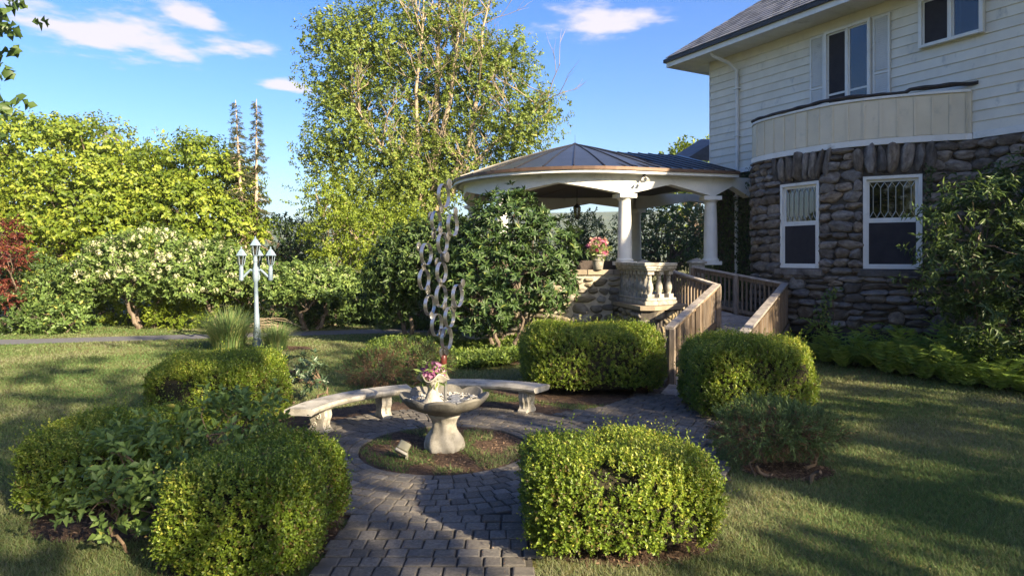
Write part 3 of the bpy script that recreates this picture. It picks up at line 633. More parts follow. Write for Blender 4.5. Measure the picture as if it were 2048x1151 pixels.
# black box low on the bay stands for the dark of a crawl opening
sO = s_at(1600); mb = MB(); p, u, n = on(sO); mb.box(-.5, .5, -.02, .06, .15, .62, basis(p, u, n)); mb.build('crawl_dark_box', BLACKM, house)
# ------------------------------------------------------------------ porch pavilion
PC = Vector((2.02, 21.0, 0)); RR, RE = 3.4, 3.89; ZF, ZCAP, ZCOL0, ZCOL1, ZSO, ZEV, ZAP = 1.12, 2.08, 2.2, 4.12, 4.66, 4.80, 6.04
pav_ = thing('porch_pavilion', 'round white columned porch with low brown metal cone roof', 'porch', PC)
def pr(a, r, z): return Vector((PC.x+math.cos(a)*r, PC.y+math.sin(a)*r, z))
A0 = R(-72.3); DA = R(60.7); COLA = [A0-DA*k for k in range(5)]
C1 = pr(A0, RR, 0); C2 = Vector((5.6, 18.47, 0)); WU = (C2-C1).normalized(); WN = Vector((WU.y, -WU.x, 0))
# roof: wedge panels between standing seams
NS = 30
def rz(t): return ZAP+(ZEV-ZAP)*(t-.045*math.sin(math.pi*t))
roofp = MB(); roofp.lathe([(RE*t, rz(t)-.04) for t in (1, .8, .6, .4, .2, .02)], NS, PC); rp_ = roofp.build('cone_roof', DARKMET, pav_)
for k in range(NS):
    a, b = 2*math.pi*k/NS+.006, 2*math.pi*(k+1)/NS-.006
    mb = MB(); T = [1.005, .75, .5, .25, .03]; mb.strip([pr(a, RE*t, rz(t)) for t in T], [pr(b, RE*t, rz(t)) for t in T]); mb.build('roof_panel', DARKMET, rp_)
    mb = MB(); mb.tube([pr(a-.006, RE*t, rz(t)+.012) for t in (1.0, .75, .5, .25, .04)], [.022, .02, .018, .016, .012], 5); mb.build('standing_seam', SEAM, rp_)
mb = MB(); mb.tube([pr(0, 0, ZAP-.05), pr(0, 0, ZAP+.3)], [.006, .003], 6); mb.lathe([(.16, ZAP-.05), (.10, ZAP+.0), (.02, ZAP+.04)], 12, PC); mb.build('finial', SEAM, rp_)
# wing roof running on to the house
ws, we = C1+WU*-.25, C1+WU*3.25; EO = WN*.47
wing = MB(); e0, e1 = ws+EO+Vector((0, 0, ZEV)), we+EO+Vector((0, 0, ZEV)); r0, r1 = ws-WN*2.7+Vector((0, 0, 5.72)), we-WN*2.7+Vector((0, 0, 5.72))
wing.prism([e0, e1, r1, r0], (0, 0, -.05)); b0, b1 = r0-WN*3.2-Vector((0, 0, .95)), r1-WN*3.2-Vector((0, 0, .95)); wing.prism([r0, r1, b1, b0], (0, 0, -.05)); wr = wing.build('wing_roof', DARKMET, pav_)
for i in range(11):
    t = (i+.2)/10.6; lean = WU*(-.95*(1-t*.5)); p = e0.lerp(e1, t); q = r0.lerp(r1, t)+lean*.6; q.z = r0.z
    mb = MB(); mb.tube([p+Vector((0, 0, .012)), q+Vector((0, 0, .012))], [.022, .018], 5); mb.build('standing_seam', SEAM, wr)
# eaves: copper drip edge, white crown, soffit, arched beam between columns
def ring(name, r0, r1, z0, z1, mat, a0=0, a1=2*math.pi, n=72):
    mb = MB(); A = [a0+(a1-a0)*i/n for i in range(n+1)]; q = [[pr(a, r, z) for a in A] for r, z in ((r0, z0), (r1, z0), (r1, z1), (r0, z1))]
    for i in range(4): mb.strip(q[i], q[(i+1) % 4])
    return mb.build(name, mat, pav_, False)
AA0, AA1 = A0+.02, A0-R(300)
ring('drip_edge', RE-.05, RE+.03, ZEV-.09, ZEV-.004, COPPER, AA0, AA1); ring('crown_moulding', RE-.16, RE-.01, ZEV-.17, ZEV-.092, WHITE, AA0, AA1); ring('porch_soffit', RR-.1, RE-.1, ZSO-.03, ZSO, WHITE, AA0, AA1)
def seg(name, o0, o1, z0, z1, mat, a=-.02, b=None):
    L = (we-C1).length if b is None else b; mb = MB(); mb.box(a, L, o0, o1, z0, z1, basis(C1, WU, WN)); return mb.build(name, mat, pav_)
dE = RE-RR; seg('drip_edge', .40, .50, ZEV-.09, ZEV-.006, COPPER); seg('crown_moulding', .31, .46, ZEV-.17, ZEV-.092, WHITE); seg('porch_soffit', -.1, .38, ZSO-.031, ZSO-.001, WHITE)
ring('ceiling', .0, RR+.1, ZSO-.06, ZSO-.05, CEILW); seg('ceiling', -6.0, .05, ZSO-.075, ZSO-.062, CEILW, -.5)
def arch_z(t):
    m = abs(2*t-1); return ZCOL1 if m > .88 else ZCOL1+.02+.27*(1-m/.88)
def beam_ring(a0, a1):
    n = 30; mb = MB(); ro, ri = RR+.16, RR-.16; T = [i/n for i in range(n+1)]; T = sorted(T+[.06, .0601, .9399, .94]); an = [a0+(a1-a0)*t for t in T]
    o = [pr(a, ro, arch_z(t)) for a, t in zip(an, T)]; i_ = [pr(a, ri, arch_z(t)) for a, t in zip(an, T)]; ot = [pr(a, ro, ZSO) for a in an]; it = [pr(a, ri, ZSO) for a in an]
    mb.strip(ot, o); mb.strip(o, i_); mb.strip(i_, it); return mb.build('arched_beam', WHITE, pav_)
for k in range(4): beam_ring(COLA[k], COLA[k+1])
def beam_seg(Pa, Pb, t=.16):
    n = 30; mb = MB(); u = (Pb-Pa); nn = Vector((u.y, -u.x, 0)).normalized(); T = sorted([i/n for i in range(n+1)]+[.06, .0601, .9399, .94])
    g = lambda t_, s, z: Pa+u*t_+nn*s+Vector((0, 0, z)); o = [g(q, t, arch_z(q)) for q in T]; i_ = [g(q, -t, arch_z(q)) for q in T]; ot = [g(q, t, ZSO-.002) for q in T]; it = [g(q, -t, ZSO-.002) for q in T]
    mb.strip(ot, o); mb.strip(o, i_); mb.strip(i_, it); return mb.build('arched_beam', WHITE, pav_)
beam_seg(C1+WU*.0, C2); beam_seg(C2, C2+WU*1.2)
C5 = pr(COLA[4], RR, 0); beam_seg(C5, Vector((8.2, 23.2, 0)))
# columns
def column_mesh():
    mb = MB(); mb.box(-.245, .245, -.245, .245, 0, .10); mb.lathe([(.225, .10), (.235, .13), (.225, .165), (.195, .18), (.19, .22), (.187, .7), (.178, 1.2), (.160, 1.70), (.163, 1.715), (.163, 1.735), (.175, 1.75), (.205, 1.79), (.21, 1.81)], 28)
    mb.box(-.245, .245, -.245, .245, 1.81, ZCOL1-ZCOL0-.001); return mb.mesh('column', WHITE, True)
cm = column_mesh()
for p in [pr(a, RR, 0) for a in COLA]+[C2]:
    link('column', cm, pav_, Matrix.Translation((p.x, p.y, ZCOL0)) @ Matrix.Rotation(math.atan2(p.y-PC.y, p.x-PC.x) if p != C2 else 0, 4, 'Z'))
# terrace: floor, retaining wall of field stones, cap slabs
mb = MB(); mb.lathe([(3.6, 0), (3.6, ZF)], 48, PC); mb.prism([C1+WU*-.4+WN*.2, C1+WU*4.2+WN*.2, C1+WU*4.2-WN*7, C1-WU*.4-WN*7], (0, 0, ZF-.004)); mb.build('terrace_floor', SLAB, pav_)
RW = 3.62; wa0, wa1 = A0+R(4), A0-R(150)
tw = ring('terrace_wall', RW-.42, RW, 0, ZCAP-.13, MORTAR2, wa0, wa1)
n = 14
for i in range(n):
    a = wa0+(wa1-wa0)*i/n; b = wa0+(wa1-wa0)*(i+1)/n; mb = MB(); A = [a-.003+(b-a+.006)*j/4 for j in range(5)]; q = [[pr(t, r, z) for t in A] for r, z in ((RW-.46, ZCAP-.13), (RW+.06, ZCAP-.13), (RW+.06, ZCAP), (RW-.46, ZCAP))]
    for j in range(4): mb.strip(q[j], q[(j+1) % 4])
    mb.poly([q[j][0] for j in range(4)]); mb.poly([q[j][-1] for j in range(4)]); mb.build('cap_slab', SLAB, tw)
SM2 = [stone_mesh(STONE2, 4.0, .07) for _ in range(10)]
for s, z, wd, h in rubble(0, R(112)*RW, .1, ZCAP-.14, .16, .34, .22, .52, lambda *a: False):
    a = wa0-s/RW; p = pr(a, RW, z); u = Vector((math.sin(a), -math.cos(a), 0)); nn = Vector((math.cos(a), math.sin(a), 0))
    link('stone', random.choice(SM2), tw, basis(p-nn*.03, u, nn) @ Matrix.Rotation(random.uniform(-.14, .14), 4, 'Y') @ Matrix.Diagonal((wd*1.0, .22, h*.98, 1)))
# piers at the top of the ramp
for (x, y, tz, lab) in ((3.62, 17.98, 2.36, None), (5.12, 18.15, 2.40, None)):
    mb = MB(); mb.box(x-.17, x+.17, y-.17, y+.17, .9, tz-.16); mb.cbox(x-.225, x+.225, y-.225, y+.225, tz-.16, tz-.10, .012); mb.add([(x-.2, y-.2, tz-.1), (x+.2, y-.2, tz-.1), (x+.2, y+.2, tz-.1), (x-.2, y+.2, tz-.1), (x, y, tz)], [(0, 1, 4), (1, 2, 4), (2, 3, 4), (3, 0, 4)]); mb.build('entrance_pier', CAST, pav_)
# ------------------------------------------------------------------ cast stone balustrade on its stone pier
BC = Vector((3.30, 15.7, 0)); BL = Vector((2.93, 17.55, 0)); BR = Vector((3.86, 16.12, 0)); zb0, zb1 = 1.26, 2.28
bal = thing('balustrade', 'weathered cast stone corner balustrade beside the wooden ramp', 'balustrade', (BC.x, BC.y, 1.26))
def wallseg(a, b, o0, o1, z0, z1, mat, name, par, c=.012, ext=(0, 0)):
    u = (b-a).normalized(); nn = Vector((u.y, -u.x, 0)); mb = MB(); mb.cbox(-ext[0], (b-a).length+ext[1], o0, o1, z0, z1, c, basis(a, u, nn)); return mb.build(name, mat, par)
for a, b, e in ((BL, BC, (0, .13)), (BC, BR, (-.131, .12))):
    for nm, w_, z0, z1 in (('plinth', .17, zb0, zb0+.10), ('plinth', .14, zb0+.101, zb0+.17), ('top_rail', .12, zb1-.20, zb1-.15), ('top_rail', .15, zb1-.149, zb1-.09), ('top_rail', .18, zb1-.089, zb1)): wallseg(a, b, -w_, w_, z0, z1, CAST, nm, bal, .014, e)
mb = MB(); mb.box(-.085, .085, -.085, .085, 0, .09); mb.lathe([(.06, .09), (.055, .11), (.072, .17), (.086, .23), (.08, .30), (.052, .40), (.045, .46), (.055, .475), (.055, .495), (.045, .51), (.06, .56)], 14); mb.box(-.08, .08, -.08, .08, .56, .65); bm_ = mb.mesh('baluster', CAST, True)
def balus(a, b, n, t0, t1):
    u = (b-a).normalized()
    for i in range(n): p = a.lerp(b, t0+(t1-t0)*i/max(n-1, 1)); link('baluster', bm_, bal, Matrix.Translation((p.x, p.y, zb0+.171)) @ Matrix.Rotation(math.atan2(u.y, u.x), 4, 'Z'))
balus(BL, BC, 8, .07, 1.0); balus(BC, BR, 2, .48, .98)
pier = thing('balustrade_pier', 'low rubble stone pier with slab top under the white balustrade', 'pier', (BC.x, BC.y, 0))
off = .26; P4 = [BL+Vector((-off, 0, 0)), BC+Vector((-off, -off, 0)), BC+Vector((.05, -off-.04, 0)), BR+Vector((off+.1, -.1, 0)), BR+Vector((off+.1, 1.2, 0)), BL+Vector((.5, .2, 0))]
mb = MB(); mb.prism(P4, (0, 0, 1.16)); co_ = mb.build('core', MORTAR, pier)
ctr = sum(P4, Vector())/6; P5 = [p+(p-ctr).normalized()*.09+Vector((0, 0, 1.16)) for p in P4]; mb = MB(); mb.prism(P5, (0, 0, .098)); mb.build('slab', SLAB, pier)
for a, b in zip(P4[:4], P4[1:5]):
    u = (b-a).normalized(); nn = Vector((u.y, -u.x, 0)); L = (b-a).length
    for s, z, wd, h in rubble(.05, L-.05, .35, 1.14, .14, .24, .2, .42, lambda s, z, w_, h: s-w_/2 < -.05 or s+w_/2 > L+.1):
        link('stone', random.choice(SM2), co_, basis(a+u*s-nn*.02+Vector((0, 0, z)), u, nn) @ Matrix.Rotation(random.uniform(-.1, .1), 4, 'Y') @ Matrix.Diagonal((wd*1.05, .18, h*1.02, 1)))
# ------------------------------------------------------------------ wooden ramp
ramp_ = thing('wooden_ramp', 'weathered timber ramp turning up to the porch with picket railings', 'ramp', (3.4, 11.6, 0))
L0, L1 = Vector((2.87, 11.9, .10)), Vector((4.82, 15.4, .73)); Rr0, Rr1 = Vector((4.0, 11.27, .10)), Vector((6.75, 16.2, .73)); L2, Rr2 = Vector((4.04, 17.3, 1.08)), Vector((4.95, 17.85, 1.12))
RH = 1.05
def deck(a0, a1, b0, b1, n, parent):             # boards across, from edge a to edge b
    for i in range(n):
        t0, t1 = (i+.03)/n, (i+.97)/n; p = [a0.lerp(a1, t0), b0.lerp(b1, t0), b0.lerp(b1, t1), a0.lerp(a1, t1)]; dz = Vector((0, 0, -.035)); j = Vector((0, 0, random.uniform(-.003, .003)))
        mb = MB(); mb.hexa([q+dz for q in p]+[q+j for q in p]); mb.build('deck_board', WOODH, parent)
LM0 = Rr0.lerp(Rr1, .79)
deck(L0-Vector((.35, .62, .085)), L1, Rr0-Vector((.35, .62, .085)), LM0, 32, ramp_)
mb = MB(); deck(L1, L2, LM0+Vector((.0, .0, .001)), Rr2, 1, ramp_) if False else None
deck(LM0, Rr1, L1, L1+Vector((.001, .001, 0)), 6, ramp_)
deck(L1+Vector((0, .002, 0)), L2, Rr1, Rr2, 18, ramp_)
pick = MB(); pick.box(-.02, .02, -.02, .02, 0, .86); pkm = pick.mesh('picket', WOOD)
def railing(a, b, sgn, npost, name_post=True):
    d = b-a; H = Vector((d.x, d.y, 0)); L = H.length; u = H.normalized(); nn = Vector((u.y, -u.x, 0))*sgn; sl_ = d.z/L
    n = int(L/.115)
    for i in range(n):
        t = (i+.5)/n; p = a+d*t; link('picket', pkm, ramp_, Matrix.Translation(p+nn*.055+Vector((0, 0, .09))) @ Matrix.Rotation(math.atan2(u.y, u.x), 4, 'Z'))
    def bar(nm, o0, o1, z0, z1, mat, e=.0):
        mb = MB(); q = [(-e, o0), (L+e, o0), (L+e, o1), (-e, o1)]; lo = [a+u*s+nn*o+Vector((0, 0, z0+sl_*s)) for s, o in q]; hi = [a+u*s+nn*o+Vector((0, 0, z1+sl_*s)) for s, o in q]; mb.hexa(lo+hi); mb.build(nm, mat, ramp_)
    bar('bottom_rail', .0, .033, .06, .15, WOOD); bar('top_rail', -.0, .033, RH-.15, RH-.045, WOOD); bar('handrail', -.075, .085, RH-.043, RH, WOODH, .03)
    bar('stringer', .078, .115, -.22, .05, WOOD)
    for i in range(npost):
        t = i/(npost-1); p = a+d*t; mb = MB(); mb.box(-.045, .045, -.045, .045, -max(p.z, .05), RH-.045); link('post', mb.mesh('post', WOOD), ramp_, Matrix.Translation(p-nn*.046) @ Matrix.Rotation(math.atan2(u.y, u.x), 4, 'Z'))
railing(L0, L1, -1, 3); railing(Rr0, Rr1, 1, 4); railing(L1, L2, -1, 2); railing(Rr1, Rr2, 1, 3)
# ------------------------------------------------------------------ things on the porch
t = thing('flower_pot', 'pale urn of pink and cream flowers on the terrace wall', 'flower pot', (2.28, 17.36, ZCAP))
mb = MB(); mb.lathe([(.11, 0), (.125, .02), (.15, .2), (.17, .33), (.20, .345), (.215, .37), (.21, .40), (.175, .40), (.15, .33)], 24, (2.28, 17.36, ZCAP)); mb.build('pot', CAST, t, True)
mb = MB(); mb.lathe([(.165, .30), (.172, .315), (.165, .33)], 24, (2.28, 17.36, ZCAP-.06)); mb.build('garland_band', CAST, t, True)
mb = MB(); mb.lathe([(.16, .36), (.05, .39), (.005, .39)], 16, (2.28, 17.36, ZCAP)); mb.build('soil', SOIL, t)
PINKC = LEAF('cream_pink_petals', [(0, (.62, .46, .30)), (.5, (.75, .58, .45)), (.8, (.60, .24, .32)), (1, (.45, .05, .18))], .3)
POTL = LEAF('pot_foliage', [(0, (.07, .12, .03)), (1, (.22, .28, .07))], .3)
foliage('leaves', [(2.28, 17.36, ZCAP+.52, .2, .2, .2)], 30, 4, .04, .11, .035, POTL, t, 4, .08)
foliage('blossoms', [(2.28, 17.36, ZCAP+.60, .24, .2, .24)], 34, 4, .03, .075, .05, PINKC, t, 5, .02, clumpvary=1.2, vary=.15)
def patio_chair(x, y, rot, lab):
    t = thing('patio_chair', lab, 'chair', (x, y, ZF), 'patio chairs behind the terrace wall', rot); Mx = WM[t.name]
    mb = MB(); mb.hexa([Mx @ Vector(p) for p in [(-.28, .22, .40), (.28, .22, .40), (.28, .25, .40), (-.28, .25, .40), (-.27, .34, 1.20), (.27, .34, 1.20), (.27, .37, 1.20), (-.27, .37, 1.20)]]); mb.build('backrest', BLK2, t)
    mb = MB(); mb.box(-.28, .28, -.26, .24, .40, .44, Mx); mb.build('seat', BLK2, t)
    for sx_ in (-.26, .26):
        for sy_ in (-.24, .24): mb = MB(); mb.box(sx_-.02, sx_+.02, sy_-.02, sy_+.02, 0, .40, Mx); mb.build('leg', BLACKM, t)
BLK2 = M_('brown_sling', [(.05, .038, .032), (.075, .058, .05)], 20, .7, .2)
patio_chair(2.0, 18.55, math.pi+.2, 'dark sling patio chair left of the flower urn behind the terrace wall'); patio_chair(2.66, 18.5, math.pi-.15, 'dark sling patio chair between the flower urn and the near column')
lp = px(1154, 423, 20.6); t = thing('hanging_lantern', 'black lantern hanging from the porch ceiling', 'lantern', lp)
mb = MB(); mb.tube([lp+Vector((0, 0, .24)), Vector((lp.x, lp.y, ZSO-.06))], .012, 6); mb.build('chain', BLACKM, t)
mb = MB(); mb.lathe([(.13, .12), (.10, .17), (.03, .24), (.02, .26)], 6, lp); mb.build('cap', BLACKM, t)
mb = MB(); mb.lathe([(.05, -.24), (.07, -.2), (.075, -.18)], 6, lp); 
for k in range(6): a = math.pi/3*k; mb.tube([lp+Vector((math.cos(a)*.07, math.sin(a)*.07, -.19)), lp+Vector((math.cos(a)*.115, math.sin(a)*.115, .12))], .008, 4)
mb.build('frame', BLACKM, t); mb = MB(); mb.lathe([(.066, -.18), (.108, .12)], 6, lp); mb.build('glass', GLASS, t)
fl = C1+WU*.42+WN*.33+Vector((0, 0, ZSO-.10)); t = thing('security_light', 'twin white security floodlight under the porch eave', 'floodlight', fl)
mb = MB(); mb.lathe([(.05, 0), (.05, .07)], 12, fl); mb.build('mount', BLACKM, t)
for dx_, dz_ in ((-.07, -.07), (.055, -.035)):
    c = fl+Vector((dx_, -.07, dz_)); mb = MB(); mb.tube([fl+Vector((0, 0, -.01)), c+Vector((0, .03, .02))], .018, 6); d_ = Vector((dx_*2, -.5, -.45)).normalized(); mb.tube([c, c+d_*.07, c+d_*.11], [.022, .035, .05], 12); mb.build('lamp_head', WHITE, t, True)
mb = MB(); mb.box(fl.x-.025, fl.x+.025, fl.y-.06, fl.y-.0, fl.z-.15, fl.z-.09); mb.build('sensor', WHITE, t)
# ------------------------------------------------------------------ fountain
ft = thing('stone_fountain', 'grey scalloped stone fountain basin on a swirled pedestal', 'fountain', FC)
def swirl(r, z, a, i): return r*(1+.085*math.cos(6*a+7*z)*(1 if .02 < z < .42 else 0)), z
prof = [(.02, 0), (.21, 0), (.235, .03), (.24, .09), (.225, .16), (.195, .215), (.165, .25), (.150, .30), (.148, .35), (.165, .40), (.195, .43), (.205, .445), (.205, .465), (.19, .475)]
mb = MB(); mb.lathe(prof, 48, FC, swirl); mb.build('pedestal', CAST, ft, True)
RB = .56
def lobes(r, z, a, i):
    c = abs(math.cos(4*a)); k = max(0, (r-.22)/(RB-.22)); return r*(1-.11*k*(1-c**.7)), z+.06*k*k*(c**.8-.45)
prof = [(.10, .47), (.22, .475), (.24, .50), (.36, .525), (.47, .57), (.535, .625), (.56, .665), (.555, .69), (.53, .695), (.515, .68), (.49, .65), (.42, .61), (.30, .60), (.02, .598)]
mb = MB(); mb.lathe(prof, 96, FC, lobes, False); mb.build('basin', BASINM, ft, True)
# pebbles and broken slates lying in the basin
PEB = M_('pale_pebbles', [(.30, .29, .27), (.52, .50, .46)], 30, .8, .3)
mb = MB()
for i in range(700):
    a = random.uniform(0, 6.283); r = .43*math.sqrt(random.random()); x, y = FC.x+math.cos(a)*r, FC.y+math.sin(a)*r; s = random.uniform(.008, .017); z = .60+.035*(r/.43)**2+s*.3
    f = [random.uniform(.7, 1.3) for _ in range(6)]; mb.add([(x-s*f[0], y, z), (x, y-s*f[1], z), (x+s*f[2], y, z), (x, y+s*f[3], z), (x, y, z+s*.7*f[4]), (x, y, z-s)], [(0, 1, 4), (1, 2, 4), (2, 3, 4), (3, 0, 4), (1, 0, 5), (2, 1, 5), (3, 2, 5), (0, 3, 5)])
tag(mb.build('pebbles', PEB), 'pale pebbles filling the fountain basin', 'pebbles', kind='stuff')
BLUE = M_('blue_slate', [(.13, .14, .16), (.24, .25, .28)], 8, .6, .3, var=.2)
for i in range(16):
    a = random.uniform(-1.6, 1.3); r = random.uniform(.12, .38); x, y = FC.x+math.cos(a)*r, FC.y+math.sin(a)*r; k = random.randint(4, 6); s = random.uniform(.04, .075); b = random.uniform(0, 6)
    mb = MB(); z = .625+.02*(r/.4)**2+.006*(i % 3); mb.prism([(x+math.cos(b+6.283*j/k)*s*random.uniform(.75, 1.1), y+math.sin(b+6.283*j/k)*s*random.uniform(.75, 1.1), z) for j in range(k)], (0, 0, .012))
    tag(mb.build('slate_piece', BLUE), 'flat piece of blue grey slate lying in the fountain basin', 'slate', 'slate pieces in the fountain basin')
# flared vase with silk lilies
VC = Vector((gx(866, 8.0), 7.98, .625)); vs_ = thing('flared_vase', 'ruffled stone vase of pink lilies standing in the fountain basin', 'vase', VC)
def ruff(r, z, a, i): k = max(0, (z-.20)/.14); return r*(1+.12*k*math.cos(4*a+.6)), z+.04*k*math.cos(4*a+.6+math.pi)
mb = MB(); mb.lathe([(.02, 0), (.125, 0), (.13, .025), (.11, .045), (.085, .08), (.07, .13), (.06, .18), (.07, .21), (.10, .25), (.15, .30), (.185, .335), (.18, .345), (.14, .31), (.09, .25), (.01, .22)], 40, VC, ruff, False); mb.build('vase', CAST, vs_, True)
LILY = LEAF('lily_petals', [(0, (.20, .045, .12)), (.5, (.36, .13, .25)), (.85, (.50, .27, .38)), (1, (.62, .46, .52))], .25)
lc = VC+Vector((0, .02, .38))
o_, C_, N_ = foliage('green_stems', [(*lc, .12, .12, .10)], 26, 2, .03, .10, .03, POTL, vs_, 3, .05)
pc, pn = shell([(*lc, .12, .11, .10)], 46, .08, lc.z-.06)
for k in range(5):
    pass
me = None
P_, A_, N2_, S_ = sprigs(pc, pn+np.array([0, 0, .25]), 6, .012, 1.05, .12, True)
lm = leaf_mesh('lilies', P_, A_, N2_, RS.uniform(.06, .095, len(P_)), .035, LILY, np.clip(RS.rand(46)[S_]*.7+RS.rand(len(P_))*.4, 0, 1), .15, .25); link('lilies', lm, vs_)
# ------------------------------------------------------------------ ring sculpture
SD = 8.2; MPP = SD/FPX; zx = lambda a: 780+.4348*a; zy = lambda b: 340+.4348*b
SC = Vector((gx(890, SD), SD, .62)); sc_ = thing('ring_sculpture', 'tall twisting tower of linked steel rings and discs rising from the fountain', 'sculpture', SC)
RN = Vector((.944, -.33, 0)); RU = Vector((.33, .944, 0))      # ring axis and in-plane direction
rings = [(247, 118, 54), (212, 235, 46), (288, 253, 50), (242, 336, 48), (167, 386, 50), (157, 503, 48), (237, 470, 47), (235, 580, 51), (183, 621, 47), (311, 577, 52), (273, 676, 46), (215, 711, 51), (260, 773, 52)]
def band_ring(c, rad, wd=.046, th=.006):
    mb = MB(); n = 40; ro, ri = rad, rad-th
    q = [[c+(RU*math.cos(2*math.pi*i/n)+Vector((0, 0, 1))*math.sin(2*math.pi*i/n))*r_+RN*o_ for i in range(n+1)] for r_, o_ in ((ri, -wd/2), (ro, -wd/2), (ro, wd/2), (ri, wd/2))]
    for i in range(4): mb.strip(q[i], q[(i+1) % 4])
    return mb.build('ring', STEEL, sc_, True)
ph = 0
for i, (a, b, rr_) in enumerate(rings):
    dep = SD+.05*math.sin(i*1.7); p = px(zx(a), zy(b), dep); band_ring(p, rr_*.4348*MPP*1.02)
for i, (a, b, s) in enumerate([(273, 65, 25), (188, 215, 24), (302, 190, 20), (231, 275, 20), (201, 298, 22), (268, 305, 20), (133, 352, 21), (243, 400, 24), (262, 400, 24), (217, 425, 22), (155, 440, 20), (236, 182, 18), (232, 517, 19), (175, 552, 24), (335, 520, 20), (252, 630, 22), (293, 627, 28), (190, 668, 18), (233, 748, 22), (246, 748, 20), (270, 735, 18), (240, 836, 24), (258, 830, 22)]):
    p = px(zx(a), zy(b), SD+.06*math.sin(i*2.1)-.02); mb = MB(); rd = s*.4348*MPP; mb.tube([p-RN*.008, p-RN*.006, p+RN*.006, p+RN*.008], [rd*.94, rd, rd, rd*.94], 28); mb.build('disc', STEELD, sc_, True)
pb = Vector((gx(891, SD), SD, 0)); mb = MB(); mb.tube([pb+Vector((0, 0, .58)), pb+Vector((0, 0, .99))], .021, 14); mb.build('pole', STEEL, sc_, True)
q = px(zx(246), zy(872), SD); mb = MB(); mb.tube([q+Vector((0, 0, -.06)), q+Vector((0, 0, -.045)), q+Vector((0, 0, .05)), q+Vector((0, 0, .06))], [.035, .042, .042, .035], 18); mb.build('collar', RUST, sc_, True)
# ------------------------------------------------------------------ garden floodlight
fp = Vector((-1.24, 7.72, .03)); t = thing('garden_floodlight', 'small tan box floodlight tilted on a stake in the fountain bed', 'floodlight', fp)
TAN = M_('tan_enamel', [(.17, .165, .11), (.24, .23, .16)], 8, .5, .1)
mb = MB(); mb.box(fp.x-.014, fp.x+.014, fp.y-.014, fp.y+.014, -.05, .14); mb.build('stake', CAST, t)
FM = Matrix.Translation((fp.x-.035, fp.y-.02, .175)) @ Matrix.Scale(.82, 4) @ Matrix.Rotation(R(28), 4, 'Y') @ Matrix.Rotation(R(-38), 4, 'X')
mb = MB(); mb.cbox(-.085, .085, -.055, .055, -.06, .075, .012, FM); mb.build('housing', TAN, t)
mb = MB(); mb.cbox(-.095, .095, -.045, .045, -.10, -.062, .008, FM); mb.build('front_rim', CAST, t)
# ------------------------------------------------------------------ curved stone benches
def bench(a0, a1, r0, r1, legs, lab, ztop=.45):
    rm = (r0+r1)/2; t = thing('curved_bench', lab, 'bench', (FC.x+math.cos((a0+a1)/2)*rm, FC.y+math.sin((a0+a1)/2)*rm, .02), 'curved stone benches'); n = 28; A = [a0+(a1-a0)*i/n for i in range(n+1)]
    g = lambda a, r, z: Vector((FC.x+math.cos(a)*r, FC.y+math.sin(a)*r, z)); pf = [(r0+.03, ztop-.085), (r0, ztop-.06), (r0-.01, ztop-.03), (r0+.005, ztop-.008), (r0+.03, ztop), (r1-.03, ztop), (r1-.005, ztop-.008), (r1+.01, ztop-.03), (r1, ztop-.06), (r1-.03, ztop-.085)]
    mb = MB(); q = [[g(a, r, z) for a in A] for r, z in pf]
    for i in range(len(pf)): mb.strip(q[i], q[(i+1) % len(pf)])
    mb.poly([c[0] for c in q]); mb.poly([c[-1] for c in q]); seat = mb.build('seat', CAST, t, True)
    mb = MB(); mb.strip([g(a, r0+.035, ztop+.001) for a in A], [g(a, r0+.045, ztop+.001) for a in A]); mb.build('dark_strip', BASINM, seat)  # flat darker strip laid on the seat top along its inner edge
    for la in legs:
        c = g(la, rm, .022); er = Vector((math.cos(la), math.sin(la), 0)); et = Vector((-er.y, er.x, 0)); Mx = Matrix(((er.x, et.x, 0, c.x), (er.y, et.y, 0, c.y), (0, 0, 1, c.z), (0, 0, 0, 1)))
        mb = MB(); H = ztop-.087-.022; out = []                     # scrolled S outline in the radial plane, swept across
        prof = [(.155, 0), (.16, .045), (.145, .055), (.115, .075), (.10, .11), (.105, .16), (.125, .20), (.135, .24), (.13, .28), (.125, .31), (.15, H)]
        lo = [(-x, z) for x, z in prof]; hi = [(x, z) for x, z in prof][::-1]; loop = lo+hi; w_ = .075
        mb.prism([Mx @ Vector((x, -w_, z)) for x, z in loop], et*2*w_); lg = mb.build('leg', CAST, t)
        mb = MB()
        for sg in (-1, 1):
            for cx_, cz_, rr_ in ((-.03, .235, .05), (.035, .12, .04)):
                pts = [Mx @ Vector((cx_+math.cos(th*.5)*rr_*(1-th/22), sg*(w_+.002), cz_+math.sin(th*.5)*rr_*(1-th/22))) for th in range(0, 20)]; mb.tube(pts, .011, 5)
        for sx_ in (-1, 1): mb.tube([Mx @ Vector((sx_*x*1.0, o, z)) for x, z in prof[3:10] for o in (0,)], .018, 6)
        mb.build('scroll_relief', CAST, lg, True)
    return t
bench(R(172), R(112), 1.72, 2.12, (R(157), R(124)), 'curved white stone bench on the left beside the clipped hedge')
bench(R(99), R(54), 2.0, 2.42, (R(61), R(93)), 'curved white stone bench behind the fountain on the right')
